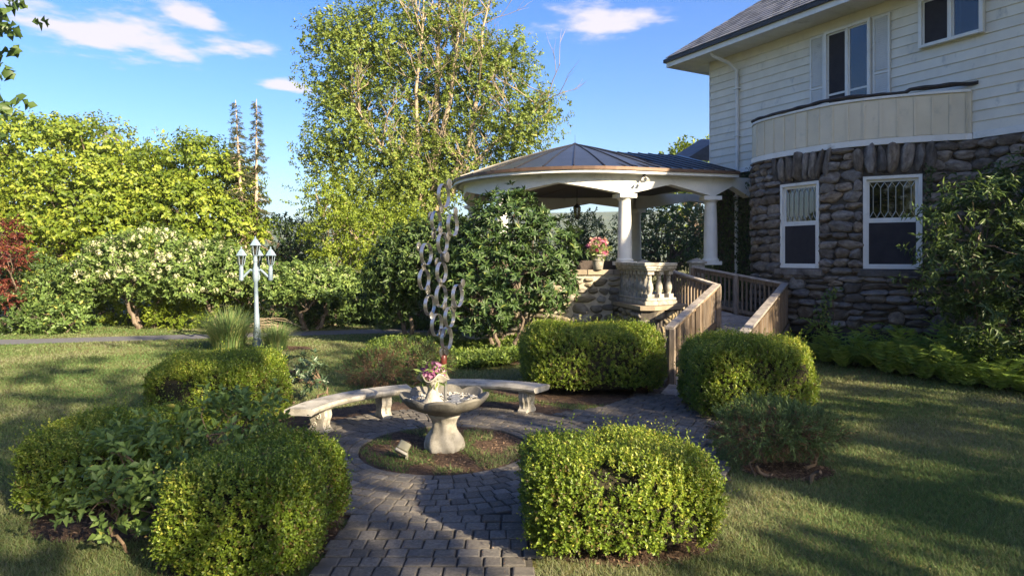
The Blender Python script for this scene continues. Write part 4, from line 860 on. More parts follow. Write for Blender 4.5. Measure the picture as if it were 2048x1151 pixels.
# ------------------------------------------------------------------ lamp post
LP = Vector((gx(515, 17.4), 17.4, 0)); lt = thing('lamp_post', 'pale blue four lantern lamp post rising from ornamental grass', 'lamp post', LP)
lean = Vector((-.06, 0, 0)); top = 2.28
ax = lambda z: LP+Vector((lean.x*z/2.3, 0, z))
mb = MB(); zs = [0, .15, .25, .45, .55, .9, .95, 1.75, 1.8, 2.1, 2.18, 2.3]; rs = [.15, .13, .10, .095, .075, .065, .06, .05, .075, .075, .05, .05]; mb.tube([ax(z) for z in zs], rs, 14); mb.build('pole', LAMPM, lt, True)
def lantern(c, s=1.0):
    mb = MB(); mb.tube([c+Vector((0, 0, -.22*s)), c+Vector((0, 0, -.17*s)), c+Vector((0, 0, -.05*s)), c], [.05*s, .065*s, .05*s, .075*s], 10); 
    for k in range(6): a = math.pi/3*k+.3; mb.tube([c+Vector((math.cos(a)*.075*s, math.sin(a)*.075*s, 0)), c+Vector((math.cos(a)*.12*s, math.sin(a)*.12*s, .27*s))], .011*s, 4)
    lo = mb.build('lantern', LAMPM, lt)
    mb = MB(); mb.lathe([(.165*s, .265*s), (.16*s, .28*s), (.10*s, .37*s), (.05*s, .44*s), (.02*s, .46*s), (.028*s, .48*s), (.008*s, .53*s)], 6, c); mb.build('lantern_roof', LAMPM, lo)
    mb = MB(); mb.lathe([(.07*s, .0), (.115*s, .265*s)], 6, c); mb.build('glass', GLASS, lo)
    mb = MB(); mb.tube([c+Vector((0, 0, .02)), c+Vector((0, 0, .16*s))], .022*s, 6); mb.build('bulb', WHITE, lo)
cc = ax(2.3); lantern(cc+Vector((0, 0, .17)), .95)
for dx_, dy_ in ((-.36, -.05), (.39, .02), (-.08, .38)):
    e = ax(1.94)+Vector((dx_, dy_, 0)); s0 = ax(2.02); mb = MB(); d_ = Vector((dx_, dy_, 0)); mb.tube([s0, s0+d_*.35+Vector((0, 0, .06)), s0+d_*.62+Vector((0, 0, -.04)), s0+d_*.82+Vector((0, 0, -.12)), e+Vector((0, 0, -.07))], .032, 8); mb.build('arm', LAMPM, lt, True)
    mb = MB(); mb.tube([e+Vector((0, 0, -.16)), e+Vector((0, 0, -.13)), e+Vector((0, 0, .12))], [.03, .06, .055], 10); mb.build('arm_cup', LAMPM, lt, True); lantern(e+Vector((0, 0, .27)), .92)
# ------------------------------------------------------------------ foliage materials
BOX = LEAF('boxwood_leaf', [(0, (0.143, 0.106, 0.036)), (.13, (0.078, 0.125, 0.017)), (.55, (0.136, 0.206, 0.022)), (.85, (0.220, 0.281, 0.031)), (1, (0.363, 0.374, 0.066))], .32, .4)
RHO = LEAF('rhododendron_leaf', [(0, (0.025, 0.055, 0.016)), (.5, (0.044, 0.086, 0.023)), (.9, (0.086, 0.138, 0.035)), (1, (0.184, 0.219, 0.052))], .18, .45, .3)
MAPL = LEAF('yellow_green_leaf', [(0, (0.076, 0.123, 0.013)), (.5, (0.159, 0.220, 0.022)), (.85, (0.234, 0.293, 0.031)), (1, (0.300, 0.338, 0.050))], .38, .5)
BIGT = LEAF('olive_leaf', [(0, (0.083, 0.125, 0.021)), (.5, (0.148, 0.205, 0.032)), (.85, (0.212, 0.265, 0.045)), (1, (0.307, 0.305, 0.065))], .35, .5)
DKG = LEAF('dark_green_leaf', [(0, (0.038, 0.068, 0.019)), (.6, (0.068, 0.116, 0.030)), (1, (0.136, 0.190, 0.048))], .25, .45)
HYD = LEAF('hydrangea_leaf', [(0, (0.072, 0.120, 0.032)), (.6, (0.128, 0.200, 0.048)), (1, (0.240, 0.304, 0.080))], .3, .5)
HYF = LEAF('hydrangea_flower', [(0, (.36, .40, .20)), (.6, (.52, .53, .34)), (1, (.64, .62, .46))], .3, .7)
REDL = LEAF('red_maple_leaf', [(0, (.07, .016, .014)), (.6, (.13, .03, .022)), (1, (.26, .12, .04))], .35, .5)
SPR = LEAF('dying_spruce_needles', [(0, (0.033, 0.047, 0.018)), (.6, (0.055, 0.069, 0.027)), (1, (0.094, 0.094, 0.040))], .15, .8)
JUN = LEAF('juniper_green', [(0, (0.060, 0.098, 0.030)), (.6, (0.112, 0.173, 0.053)), (1, (0.195, 0.270, 0.083))], .15, .6)
JUNB = LEAF('juniper_brown', [(0, (0.075, 0.045, 0.027)), (.6, (0.165, 0.098, 0.057)), (1, (0.270, 0.165, 0.090))], .15, .8)
FERN = LEAF('fern_frond', [(0, (0.128, 0.214, 0.038)), (.6, (0.214, 0.331, 0.060)), (1, (0.342, 0.450, 0.097))], .35, .5)
IVY = LEAF('ivy_leaf', [(0, (0.023, 0.046, 0.016)), (.7, (0.046, 0.078, 0.023)), (1, (0.091, 0.130, 0.039))], .15, .45)
GCV = LEAF('groundcover_leaf', [(0, (0.060, 0.102, 0.019)), (.6, (0.120, 0.186, 0.030)), (1, (0.228, 0.276, 0.054))], .3, .5)
GRS = LEAF('grass_blade', [(0, (0.194, 0.193, 0.116)), (.3, (0.158, 0.193, 0.080)), (.7, (0.104, 0.158, 0.050)), (1, (0.073, 0.138, 0.039))], .3, .6, .2)
ORN = LEAF('ornamental_grass', [(0, (0.300, 0.300, 0.120)), (.4, (0.150, 0.225, 0.075)), (1, (0.090, 0.165, 0.053))], .3, .5)
SHR = LEAF('shrub_leaf', [(0, (0.075, 0.128, 0.030)), (.55, (0.128, 0.203, 0.053)), (.9, (0.210, 0.285, 0.075)), (1, (0.420, 0.390, 0.090))], .3, .45)
SHB = LEAF('blue_green_leaf', [(0, (0.045, 0.083, 0.038)), (.6, (0.083, 0.128, 0.068)), (1, (0.135, 0.180, 0.105))], .2, .35, .5)
# ------------------------------------------------------------------ clipped boxwoods
def rbox(n, hx, hy, hz, p=3.9):
    """points and normals on a rounded block standing on the ground, evenly by area"""
    out = []; m = n*5; u = RS.uniform(-1, 1, (m, 3)); k = RS.randint(0, 5, m)
    ax = np.array([0, 0, 1, 1, 2])[k]; sg = np.array([-1, 1, -1, 1, 1])[k]; u[np.arange(m), ax] = sg
    ar = np.array([hy*hz*2, hy*hz*2, hx*hz*2, hx*hz*2, hx*hy*2.]); keep = RS.rand(m) < ar[k]/ar.max(); u = u[keep]
    u[:, 2] = np.where(u[:, 2] < 0, u[:, 2], u[:, 2]); q = (np.abs(u)**p).sum(1)**(1/p); s = u/q[:, None]
    g = np.sign(s)*np.abs(s)**(p-1)/np.array([hx, hy, hz]); P = s*np.array([hx, hy, hz]); P[:, 2] += hz
    return P[:n], nrm(g)[:n]
def boxwood(label, cx, cy, hx, hy, h, rz, n=6500, seed=0, bare=0.0, leaf=.029):
    global RS
    RS = np.random.RandomState(40+seed)
    t = thing('boxwood_hedge', label, 'hedge', (cx, cy, 0), 'clipped boxwood hedges', rz); Mx = WM[t.name]; hz = h/2
    P, N = rbox(n, hx, hy, hz); ph = RS.uniform(0, 6.28, 8)
    def lump(P): return (np.sin(3.1*P[:, 0]+ph[0])+np.sin(3.7*P[:, 1]+ph[1])+np.sin(4.3*P[:, 2]+ph[2])+.7*np.sin(7*P[:, 0]+6*P[:, 1]+ph[3])+.7*np.sin(8*P[:, 2]-6*P[:, 0]+ph[4]))
    P = P+N*(.034*lump(P))[:, None]; P = P-N*np.abs(RS.normal(0, .045, (len(P), 1)))-N*.05
    keep = P[:, 2] > .04
    if bare: keep &= ~((np.sin(5*P[:, 0]+ph[5])*np.sin(6*P[:, 2]+ph[6])*np.sin(5*P[:, 1]+ph[7]) > .55) & (RS.rand(len(P)) < bare))
    P, N = P[keep], N[keep]; topf = np.clip(N[:, 2:3], 0, 1)
    D = N*.75+np.array([0, 0, .75])+RS.normal(size=P.shape)*.3
    sl = RS.uniform(.05, .085, len(P))*(1+.55*topf[:, 0]); lg = RS.rand(len(P)) > .955; sl[lg] *= 2.1
    B, A, NN, si = sprigs(P, D, 9, sl, .85, .2); lowness = np.clip(1-P[:, 2]/h, 0, 1)
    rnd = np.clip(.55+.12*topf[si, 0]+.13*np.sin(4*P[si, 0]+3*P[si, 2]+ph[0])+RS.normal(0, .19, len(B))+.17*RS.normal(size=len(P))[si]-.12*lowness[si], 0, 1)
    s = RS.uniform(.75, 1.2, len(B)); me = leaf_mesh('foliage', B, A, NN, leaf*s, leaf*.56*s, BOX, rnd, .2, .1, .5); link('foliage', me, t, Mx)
    bm = bmesh.new(); bmesh.ops.create_icosphere(bm, subdivisions=4, radius=1)  # added solid dark core, blocks the view through the leaves
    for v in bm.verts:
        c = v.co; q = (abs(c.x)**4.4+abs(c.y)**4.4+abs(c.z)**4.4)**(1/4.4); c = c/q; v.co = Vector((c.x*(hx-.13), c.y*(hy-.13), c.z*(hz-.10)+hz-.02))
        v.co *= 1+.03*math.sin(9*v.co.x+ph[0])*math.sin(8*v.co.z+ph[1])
    mc = bpy.data.meshes.new('inner_core'); bm.to_mesh(mc); bm.free(); mc.materials.append(DARKCORE); mc.polygons.foreach_set('use_smooth', [True]*len(mc.polygons)); link('inner_core', mc, t, Mx)
    tw = MB()
    for i in range(90):
        k = RS.randint(len(P)); b = Vector(P[k]); e = Vector((b.x*.35, b.y*.35, max(.02, b.z*.25))); tw.tube([Mx @ b, Mx @ (b.lerp(e, .5)+Vector((0, 0, .03))), Mx @ e], [.003, .006, .009], 4)
    tw.build('branches', TWIG, t); return t
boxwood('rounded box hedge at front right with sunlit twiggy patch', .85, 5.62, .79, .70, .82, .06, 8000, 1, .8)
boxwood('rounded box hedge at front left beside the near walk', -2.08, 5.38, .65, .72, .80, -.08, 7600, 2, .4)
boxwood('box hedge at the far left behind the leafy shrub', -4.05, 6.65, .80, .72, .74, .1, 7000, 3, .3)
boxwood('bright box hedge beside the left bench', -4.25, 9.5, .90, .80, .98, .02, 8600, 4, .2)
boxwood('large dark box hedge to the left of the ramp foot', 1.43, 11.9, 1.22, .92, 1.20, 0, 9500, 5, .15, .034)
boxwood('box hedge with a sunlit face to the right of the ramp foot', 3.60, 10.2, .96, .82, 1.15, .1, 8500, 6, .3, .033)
RS = np.random.RandomState(99)
# ------------------------------------------------------------------ shrubs
def shrub(name, label, cat, base, lumps, nclump, per, csize, L, W, mat, bark=BARK, group=None, r0=.05, trunks=3, ntwig=50, fork=.4, tr=.012, **k):
    t = thing(name, label, cat, base, group); o, C, N = foliage('foliage', lumps, nclump, per, csize, L, W, mat, t, **k); woody(base, lumps, C, t, bark, r0, fork, ntwig, tr, 6, trunks, .08); return t
G = lambda x, y, d, rx, ry=None, rz_=None: (*px(x, y, d), rx, ry or rx, rz_ or rx)
shrub('leafy_shrub', 'loose broad leaved shrub growing between the left hedges', 'shrub', (-3.0, 5.45, 0), [(-3.15, 5.55, .62, .36, .3, .34), (-2.75, 6.0, .78, .34, .3, .28), (-3.35, 5.4, .4, .3, .26, .3), (-2.55, 6.35, .82, .3, .25, .2), (-2.85, 5.5, .38, .3, .26, .3)], 130, 2, .06, .085, .046, SHR, TWIG, None, .016, 5, 70, .45, .006, k=7, sl=.16, out=.5, up=.6, droop=.2)
shrub('small_rhododendron', 'small dark leaved rhododendron beside the left bench', 'shrub', (-3.55, 11.0, 0), [(-3.55, 11.0, .55, .32, .3, .26), (-3.35, 10.9, .42, .28, .25, .2)], 60, 1, .03, .11, .035, SHB, TWIG, None, .02, 3, 30, .4, .008, k=8, sl=.05, whorl=True, spread=.95)
def juniper(label, base, lumps, n1, n2, seed):
    t = thing('juniper_shrub', label, 'shrub', base, 'low junipers'); k = dict(k=9, out=.7, up=.35, spread=.45, droop=.1)
    o, C, N = foliage('brown_foliage', [(a, b, c-.06, d*.95, e*.95, f*.9) for a, b, c, d, e, f in lumps], n2, 4, .05, .05, .009, JUNB, t, sl=.13, zmin=.1, **k)
    foliage('green_foliage', lumps, n1, 5, .045, .05, .010, JUN, t, sl=.14, zmin=.3, **k); woody(base, lumps, C, t, TWIG, .03, .3, 60, .008, 6, 4, .08); return t
juniper('spreading juniper on the right lawn edge with bare brown underside', (3.1, 7.25, 0), [(2.72, 7.45, .44, .36, .36, .19), (3.12, 7.5, .47, .36, .36, .2), (3.42, 7.45, .44, .28, .3, .17), (2.95, 7.75, .48, .34, .33, .18)], 300, 170, 0)
juniper('browning juniper behind the left bench', (-2.1, 12.2, 0), [(-2.45, 12.1, .42, .45, .4, .3), (-1.9, 12.3, .52, .5, .42, .33), (-1.5, 12.2, .45, .38, .36, .28), (-2.75, 12.3, .32, .35, .3, .22)], 130, 250, 1)
# big rhododendrons against the porch
shrub('rhododendron', 'large glossy rhododendron in front of the porch wall', 'shrub', (-.15, 16.3, 0), [(-.1, 16.3, 3.1, .95, .75, .9), (.75, 16.2, 2.55, .85, .7, .85), (-.75, 16.3, 2.3, .85, .75, .95), (.2, 15.9, 2.0, 1.0, .6, .9), (.95, 16.15, 1.7, .55, .55, .6), (-.45, 16.0, 1.35, .75, .6, .6), (-1.0, 16.2, 1.0, .7, .6, .55), (-1.15, 16.3, 1.7, .6, .6, .6)], 820, 2, .13, .165, .05, RHO, BARK, None, .07, 5, 110, .4, .016, k=9, sl=.06, whorl=True, spread=.95, out=.7, up=.55, droop=.18, zmin=.6)
shrub('broadleaf_evergreen', 'rounded dark evergreen shrub left of the big rhododendron', 'shrub', (-2.6, 17.6, 0), [(-2.4, 17.6, 2.5, .95, .8, .85), (-3.1, 17.7, 2.05, .75, .7, .7), (-1.7, 17.5, 2.7, .75, .7, .75), (-2.0, 17.2, 1.9, .8, .6, .7), (-3.2, 17.9, 1.4, .6, .6, .5)], 520, 3, .14, .15, .06, DKG, BARK, None, .08, 3, 80, .4, .016, k=7, sl=.16, out=.6, up=.15, droop=.3, zmin=.8, hang=.5)
# shrub leaning on the house at right
shrub('tall_shrub', 'tall spreading shrub leaning against the house wall at right', 'shrub', (9.1, 12.3, 0), [(8.75, 12.2, 3.0, .75, .65, .8), (9.6, 12.2, 3.2, .8, .7, .9), (8.45, 12.3, 2.1, .65, .6, .6), (9.3, 11.8, 2.1, .8, .65, .8), (8.95, 11.9, 1.2, .7, .6, .55), (9.9, 11.7, 1.5, .7, .6, .7)], 420, 3, .15, .15, .045, DKG, BARK, None, .06, 4, 90, .35, .014, k=8, sl=.22, out=.6, up=.15, spread=.9, droop=.3, zmin=.4, hang=.25)
# fern bank
def fern_mesh(seed, nf=13, L=.9):
    rr = np.random.RandomState(seed); Ps, As, Ns, Ls = [], [], [], []
    for f in range(nf):
        a = 2*math.pi*f/nf+rr.uniform(-.25, .25); ln = L*rr.uniform(.55, 1.2); el = rr.uniform(.4, 1.05); d = np.array([math.cos(a), math.sin(a), 0]); sd = np.array([-d[1], d[0], 0]); n = 15
        for i in range(n):
            t = (i+1)/n; r = ln*(t*.62+.12*t*t); z = ln*el*(1.75*t-1.1*t*t); p = d*r+np.array([0, 0, z]); tg = d*.75+np.array([0, 0, el*(1.75-2.2*t)]); tg /= np.linalg.norm(tg)
            pl = ln*.20*math.sin(math.pi*min(1, .12+.9*t))**.8*(1.05-t*.55)
            for sg in (-1, 1): Ps.append(p); As.append(sd*sg*1.0+tg*.55+np.array([0, 0, -.12])); Ns.append(np.cross(tg, sd)*-1+np.array([0, 0, .6])); Ls.append(pl)
    Ls = np.array(Ls); return leaf_mesh('fronds', np.array(Ps), np.array(As), np.array(Ns), Ls, Ls*.20+.004, FERN, np.clip(.5+rr.normal(0, .2, len(Ls)), 0, 1), .1, .15)
FM_ = [fern_mesh(s) for s in range(5)]; spots = []
for i in range(1200):
    a = random.uniform(3.4, 10.2); o = random.uniform(.15, 2.2); bo = max(bay_out(a), 0)
    lim = (2.15 if a > 5 else 1.9)+random.uniform(-.35, .2)
    if o < bo+.28 or o > lim+.1*math.sin(a*3): continue
    p = hp(a, o, 0)
    if any((p-q).length < .27 for q in spots): continue
    spots.append(p)
spots.sort(key=lambda p: p.y)
crown = Vector((8.9, 12.0, 0))
for i, p in enumerate(spots):
    X = 1024+p.x/p.y*FPX
    if X > 2130: continue
    t = thing('fern', 'green fern in the dense fern bank along the stone bay', 'fern', (p.x, p.y, 0), 'ferns along the house wall', random.uniform(0, 6.28)); s = random.uniform(.95, 1.65)
    link('fronds', FM_[i % 5], t, WM[t.name] @ Matrix.Scale(s, 4)); 
# ivy on the house corner, vine on the bay
def wall_leaves(name, label, pts, nn, mat, L=.09, W=.075, stem=None, cat='ivy'):
    P = np.array(pts); n = len(P); t = thing(name, label, cat, tuple(P[P[:, 2].argmin()]*np.array([1, 1, 0])+np.array([0, 0, max(0, P[:, 2].min())]))); N = np.array(nn); A = np.cross(N, runit(n))*.7+np.array([0, 0, -.7])+RS.normal(size=(n, 3))*.25
    link('leaves', leaf_mesh('leaves', P, A, N+RS.normal(size=(n, 3))*.4, L*RS.uniform(.6, 1.2, n), W*RS.uniform(.6, 1.2, n), mat, RS.rand(n), .12, .15), t)
    if stem: mb = MB(); [mb.tube(s, .012, 5) for s in stem]; mb.build('stems', TWIG, t)
    return t
pts, nn = [], []
for i in range(5200):
    a = random.uniform(.05, 2.75); z = random.uniform(.9, 4.9)
    edge = .5+.5*math.sin(z*2.1)*.35
    if a > 2.42:
        q, u, n_ = on(random.uniform(0, .9)); pts.append(tuple(q+n_*random.uniform(.08, .25)+Vector((0, 0, z)))); nn.append(tuple(n_)); continue
    pts.append(tuple(hp(a, random.uniform(.0, .28), z))); nn.append(tuple(HN))
for i in range(260):                              # climbing the parapet edge
    q, u, n_ = on(random.uniform(0, .25)); z = random.uniform(4.8, 5.8); pts.append(tuple(q+n_*random.uniform(.05, .16)+Vector((0, 0, z)))); nn.append(tuple(n_-u*.5))
wall_leaves('ivy', 'dark ivy covering the house corner behind the downspout', pts, nn, IVY, stem=[[hp(.8, .02, .2), hp(1.0, .05, 2.5), hp(.9, .03, 4.6)], [hp(1.9, .02, .2), hp(1.7, .05, 2.2), hp(2.0, .03, 4.8)]])
pts, nn = [], []; s0 = s_at(1665)
for i in range(150):
    z = random.uniform(.8, 1.75); q, u, n_ = on(s0+.16*math.sin(z*4)+random.gauss(0, .09)); pts.append(tuple(q+n_*random.uniform(.12, .2)+Vector((0, 0, z)))); nn.append(tuple(n_))
q, u, n_ = on(s0); wall_leaves('creeper', 'small green creeper climbing the stone bay between windows', pts, nn, SHR, .08, .06, [[q+n_*.1+Vector((0, 0, .3)), q+n_*.14+u*.1+Vector((0, 0, 1.1)), q+n_*.12+Vector((0, 0, 1.75))]], 'creeper')
pts, nn = [], []; s0 = WIN[1][1]
for i in range(220):
    z = random.uniform(2.0, 4.4); q, u, n_ = on(s0+.03+abs(random.gauss(0, .09))); pts.append(tuple(q+n_*random.uniform(.1, .2)+Vector((0, 0, z)))); nn.append(tuple(n_))
q, u, n_ = on(s0+.06); wall_leaves('window_creeper', 'thin creeper running up the right edge of the wide window', pts, nn, IVY, .07, .055, [[q+n_*.1+Vector((0, 0, 1.5)), q+n_*.12+Vector((0, 0, 3)), q+n_*.1+Vector((0, 0, 4.4))]], 'creeper')
# ground cover under the rhododendrons
n = 14000; x = RS.uniform(-4.2, 1.6, n); y = RS.uniform(14.0, 18.2, n)
e = ((x+1.2)/3.0)**2+((y-16.0)/2.1)**2+.25*np.sin(3*x)+.2*np.sin(2.3*y+x); k = (e < 1) & ~((x > 1.2) & (y < 14.5)); x, y = x[k], y[k]; hgt = .20+.08*np.sin(2.1*x+1)+.07*np.sin(2.7*y)
P = np.stack([x, y, hgt*RS.uniform(.3, 1, len(x))], 1); B, A, NN, si = sprigs(P, np.array([0, -.25, 1])+RS.normal(size=P.shape)*.4, 5, .06, .9, .3)
tag(link('groundcover', leaf_mesh('groundcover', B, A, NN, RS.uniform(.06, .1, len(B)), .045, GCV, np.clip(.5+RS.normal(0, .25, len(B)), 0, 1), .15, .15)), 'low green groundcover under the rhododendrons', 'groundcover', kind='stuff')
# ornamental grass at the lamp
def grass_clump(label, cx, cy, n, L, spread, mat, grp='ornamental grass clumps at the lamp'):
    t = thing('ornamental_grass', label, 'grass', (cx, cy, 0), grp); V, F, fr = [], [], []; b = 0
    for i in range(n):
        a = RS.uniform(0, 6.283); r0 = RS.rand()*spread*.45; ln = L*RS.uniform(.6, 1.15); lean = RS.uniform(.15, .95); d = np.array([math.cos(a), math.sin(a), 0]); sd = np.array([-d[1], d[0], 0]); p0 = np.array([cx, cy, 0])+d*r0; w_ = RS.uniform(.009, .017)
        for j in range(5):
            t_ = j/4; p = p0+d*ln*lean*t_*t_*.9+np.array([0, 0, ln*(t_*1.0-.42*lean*t_*t_)]); ww = w_*(1-t_*.85); V += [p-sd*ww, p+sd*ww]
        for j in range(4): q = b+2*j; F += [q, q+1, q+3, q+2]; fr.append(RS.rand())
        fr[-4:] = [fr[-4]]*4; b += 10
    link('blades', raw_mesh('blades', np.array(V), np.array(F), 4, mat, np.array(fr)), t)
grass_clump('large clump of ornamental grass left of the lamp post', gx(460, 17.2), 17.1, 1300, 1.15, .9, ORN); grass_clump('smaller clump of ornamental grass right of the lamp post', gx(552, 17.0), 17.0, 600, .8, .6, ORN)
# ------------------------------------------------------------------ trees
def tree(name, label, base, lumps, nclump, per, csize, L, W, mat, bark=BARK, r0=.18, trunks=1, ntwig=70, tr=.025, fork=.45, group=None, **k):
    t = thing(name, label, 'tree', base, group); o, C, N = foliage('crown', lumps, nclump, per, csize, L, W, mat, t, **k); woody(base, lumps, C, t, bark, r0, fork, ntwig, tr, 8, trunks, .25); return t
big = dict(k=6, sl=.35, out=.75, up=.0, spread=.9, droop=.3, hang=.55, fold=.12, flat=.45, depth=.2, clumpvary=.9)
tree('broadleaf_tree', 'tall yellow green broadleaf tree at the left behind the shrubs', (-17.5, 28, 0), [G(60, 330, 27, 2.6, 2.2, 2.0), G(170, 330, 27.5, 2.0, 2, 1.7), G(10, 430, 26, 2.6, 2, 2.0), G(130, 420, 26, 2.6, 2, 2.1), G(215, 400, 27, 1.8, 1.8, 1.8), G(90, 500, 25.5, 2.8, 2, 1.7), G(200, 490, 25.5, 2.0, 1.8, 1.6), G(-80, 380, 27, 3, 2.5, 2.6)], 1050, 7, .33, .165, .125, MAPL, r0=.25, **big)
tree('broadleaf_tree', 'yellow green broadleaf tree left of the two bare spruces', (-13.0, 28.5, 0), [G(390, 340, 28, 1.7, 1.7, 1.35), G(300, 390, 27.5, 1.6, 1.7, 1.5), G(440, 380, 28, 1.3, 1.6, 1.5), G(370, 430, 27, 2.0, 1.8, 1.6), G(280, 460, 26.5, 1.8, 1.7, 1.5), G(440, 460, 27, 1.5, 1.5, 1.4), G(340, 510, 26.5, 2.2, 1.7, 1.3)], 800, 7, .31, .16, .12, MAPL, r0=.22, **big)
tree('distant_tree', 'sparse grey green treetop rising behind the left broadleaf tree', (-20.8, 38, 0), [G(150, 262, 38, 2.0, 1.5, 1.0), G(230, 275, 38, 1.6, 1.5, 1.0), G(180, 330, 38, 3, 2, 2.5)], 150, 3, .5, .2, .14, BIGT, r0=.2, **big)
# dying spruces
def spruce(label, xp, yt, d, xb, seed):
    rr = np.random.RandomState(seed); top = px(xp, yt, d); base = Vector((gx(xb, d), d, 0)); t = thing('dying_spruce', label, 'tree', base, 'dying spruces')
    H = top.z; ax_ = lambda z: base.lerp(Vector((top.x, top.y, 0)), (z/H)**.8)*1.0+Vector((0, 0, z))
    mb = MB(); zs = [H*i/12 for i in range(13)]; mb.tube([ax_(z) for z in zs], [.15*(1-i/12)**1.2+.012 for i in range(13)], 9); mb.build('trunk', DEADB, t, True)
    lb = MB(); P, D = [], []; z = H*.16
    while z < H-.1:
        f = (H-z)/H; n = 4
        for k in range(n):
            a = rr.uniform(0, 6.283); ln = (.04+1.35*f**1.05)*rr.uniform(.4, 1.15); c = ax_(z+rr.uniform(-.08, .08)); d_ = Vector((math.cos(a), math.sin(a), 0))
            pts = [c, c+d_*ln*.4+Vector((0, 0, .02*ln)), c+d_*ln*.8+Vector((0, 0, -.16*ln)), c+d_*ln+Vector((0, 0, -.17*ln))]; r0_ = .012+.016*f; lb.tube(pts, [r0_, r0_*.8, r0_*.5, .004], 4)
            dens = 1.0 if z > H*.45 else .25
            m = int(ln*26*dens)+1
            for j in range(m):
                s = rr.uniform(.2, 1); q = pts[0].lerp(pts[2], min(1, s/.8)) if s < .8 else pts[2].lerp(pts[3], (s-.8)/.2); P.append(q); sd = Vector((-d_.y, d_.x, 0))*rr.choice((-1, 1)); D.append(d_*.6+sd*.6+Vector((0, 0, rr.uniform(-.6, .1))))
            if z < H*.45:
                for j in range(3): s = rr.uniform(.3, 1); q = pts[0].lerp(pts[3], s); sd = Vector((-d_.y, d_.x, 0))*rr.choice((-1, 1)); lb.tube([q, q+(d_*.5+sd*.6)*.35*ln*.5+Vector((0, 0, -.12))], [.006, .003], 3)
        z += .13+.2*f
    lb.build('branches', DEADB, t); P = np.array([tuple(p) for p in P]); D = np.array([tuple(p) for p in D]); B, A, NN, si = sprigs(P, D, 6, .16, .5, .2)
    link('needles', leaf_mesh('needles', B, A, NN, .12, .028, SPR, rr.rand(len(B)), .1, .1), t)
spruce('left of the two thin dying spruces with bare lower trunk', 471, 200, 27, 500, 5); spruce('right of the two thin dying spruces with bare lower trunk', 513, 198, 27.5, 512, 6)
# the big half bare tree in the middle
bt = thing('half_bare_tree', 'very tall olive green tree with pale bare upper branches behind the porch', 'tree', (gx(872, 31), 31, 0))
BL_ = [G(700, 120, 31, 2.3, 2, 2.4), G(690, 230, 31, 1.5, 2, 2.0), G(670, 60, 31, 1.0, 1, .9), G(780, 60, 31, 2.0, 2, 2.2), G(900, 60, 31.5, 2.2, 2, 2.3), G(1010, 120, 31, 1.5, 1.6, 1.6), G(960, 180, 31, 2.0, 2, 2.2), G(840, 200, 32, 2.6, 2.2, 2.6), G(1085, 220, 31, 1.0, 1, 1.0), G(1040, 260, 30.5, 1.4, 1.5, 1.5), G(760, 320, 31, 2.6, 2, 2.2), G(660, 310, 31, 1.4, 1.5, 1.2), G(950, 310, 31.5, 2.6, 2, 1.8), G(860, 330, 31.5, 2.4, 2.2, 2.2), G(720, 420, 30, 2.0, 2, 1.8), G(820, 400, 30.5, 1.8, 2, 1.6)]
o, C, N = foliage('crown', BL_, 2400, 6, .34, .15, .10, BIGT, bt, k=6, sl=.28, depth=.38, inner=.25, out=.4, up=.3, spread=.9, droop=.2, flat=.7, hang=.2, vary=.4)
rr = random.Random(5); mb = MB(); lb = MB(); tb = Vector((gx(872, 31), 31, 0)); f0 = px(870, 420, 31)
mb.tube([tb, px(874, 560, 31), f0, px(868, 330, 31), px(872, 240, 31), px(876, 120, 31), px(880, -40, 31)], [.36, .27, .24, .20, .16, .11, .05], 10)
stems = [[px(868, 470, 31), px(842, 400, 30.6), px(835, 300, 30.4), px(832, 180, 30.4), px(845, 60, 30.3), px(850, -50, 30.3)], [px(872, 400, 31), px(935, 300, 30.5), px(960, 160, 30.4), px(965, 60, 30.3), px(985, -20, 30.3)], [px(872, 440, 31), px(925, 350, 30.4), px(985, 290, 30.2), px(1060, 230, 30.2), px(1100, 190, 30.2)], [px(868, 430, 31), px(800, 340, 30.4), px(740, 260, 30.2), px(690, 180, 30.2)], [px(870, 330, 31), px(900, 200, 30.4), px(915, 80, 30.3), px(920, -30, 30.3)]]
for st_ in stems: mb.tube(st_, [.15*(1-.85*i/(len(st_)-1)) for i in range(len(st_))], 8)
mb.build('trunk', BARKL, bt, True)
def twig(p, d, ln, r, depth):
    e = p+d*ln; m = p.lerp(e, .5)+Vector((rr.uniform(-.1, .1), rr.uniform(-.1, .1), rr.uniform(-.05, .1)))*ln*.6; lb.tube([p, m, e], [r, r*.75, r*.35], 4)
    if depth: 
        for k in range(rr.randint(2, 3)): q = m.lerp(e, rr.random()); dd = (d+Vector((rr.uniform(-.7, .7), rr.uniform(-.7, .7), rr.uniform(-.1, .7)))).normalized(); twig(q, dd, ln*rr.uniform(.5, .75), r*.55, depth-1)
for st_ in stems+[[f0, px(868, 330, 31), px(872, 240, 31), px(876, 120, 31), px(880, -40, 31)]]:
    for j in range(17):
        i = rr.randrange(1, len(st_)-1); p = st_[i].lerp(st_[i+1], rr.random()); d = Vector((rr.uniform(-1, 1), rr.uniform(-1.0, .5), rr.uniform(.1, 1.2))).normalized(); twig(p, d, rr.uniform(.9, 2.0), rr.uniform(.022, .04), 2)
lb.build('branches', BARKL, bt)
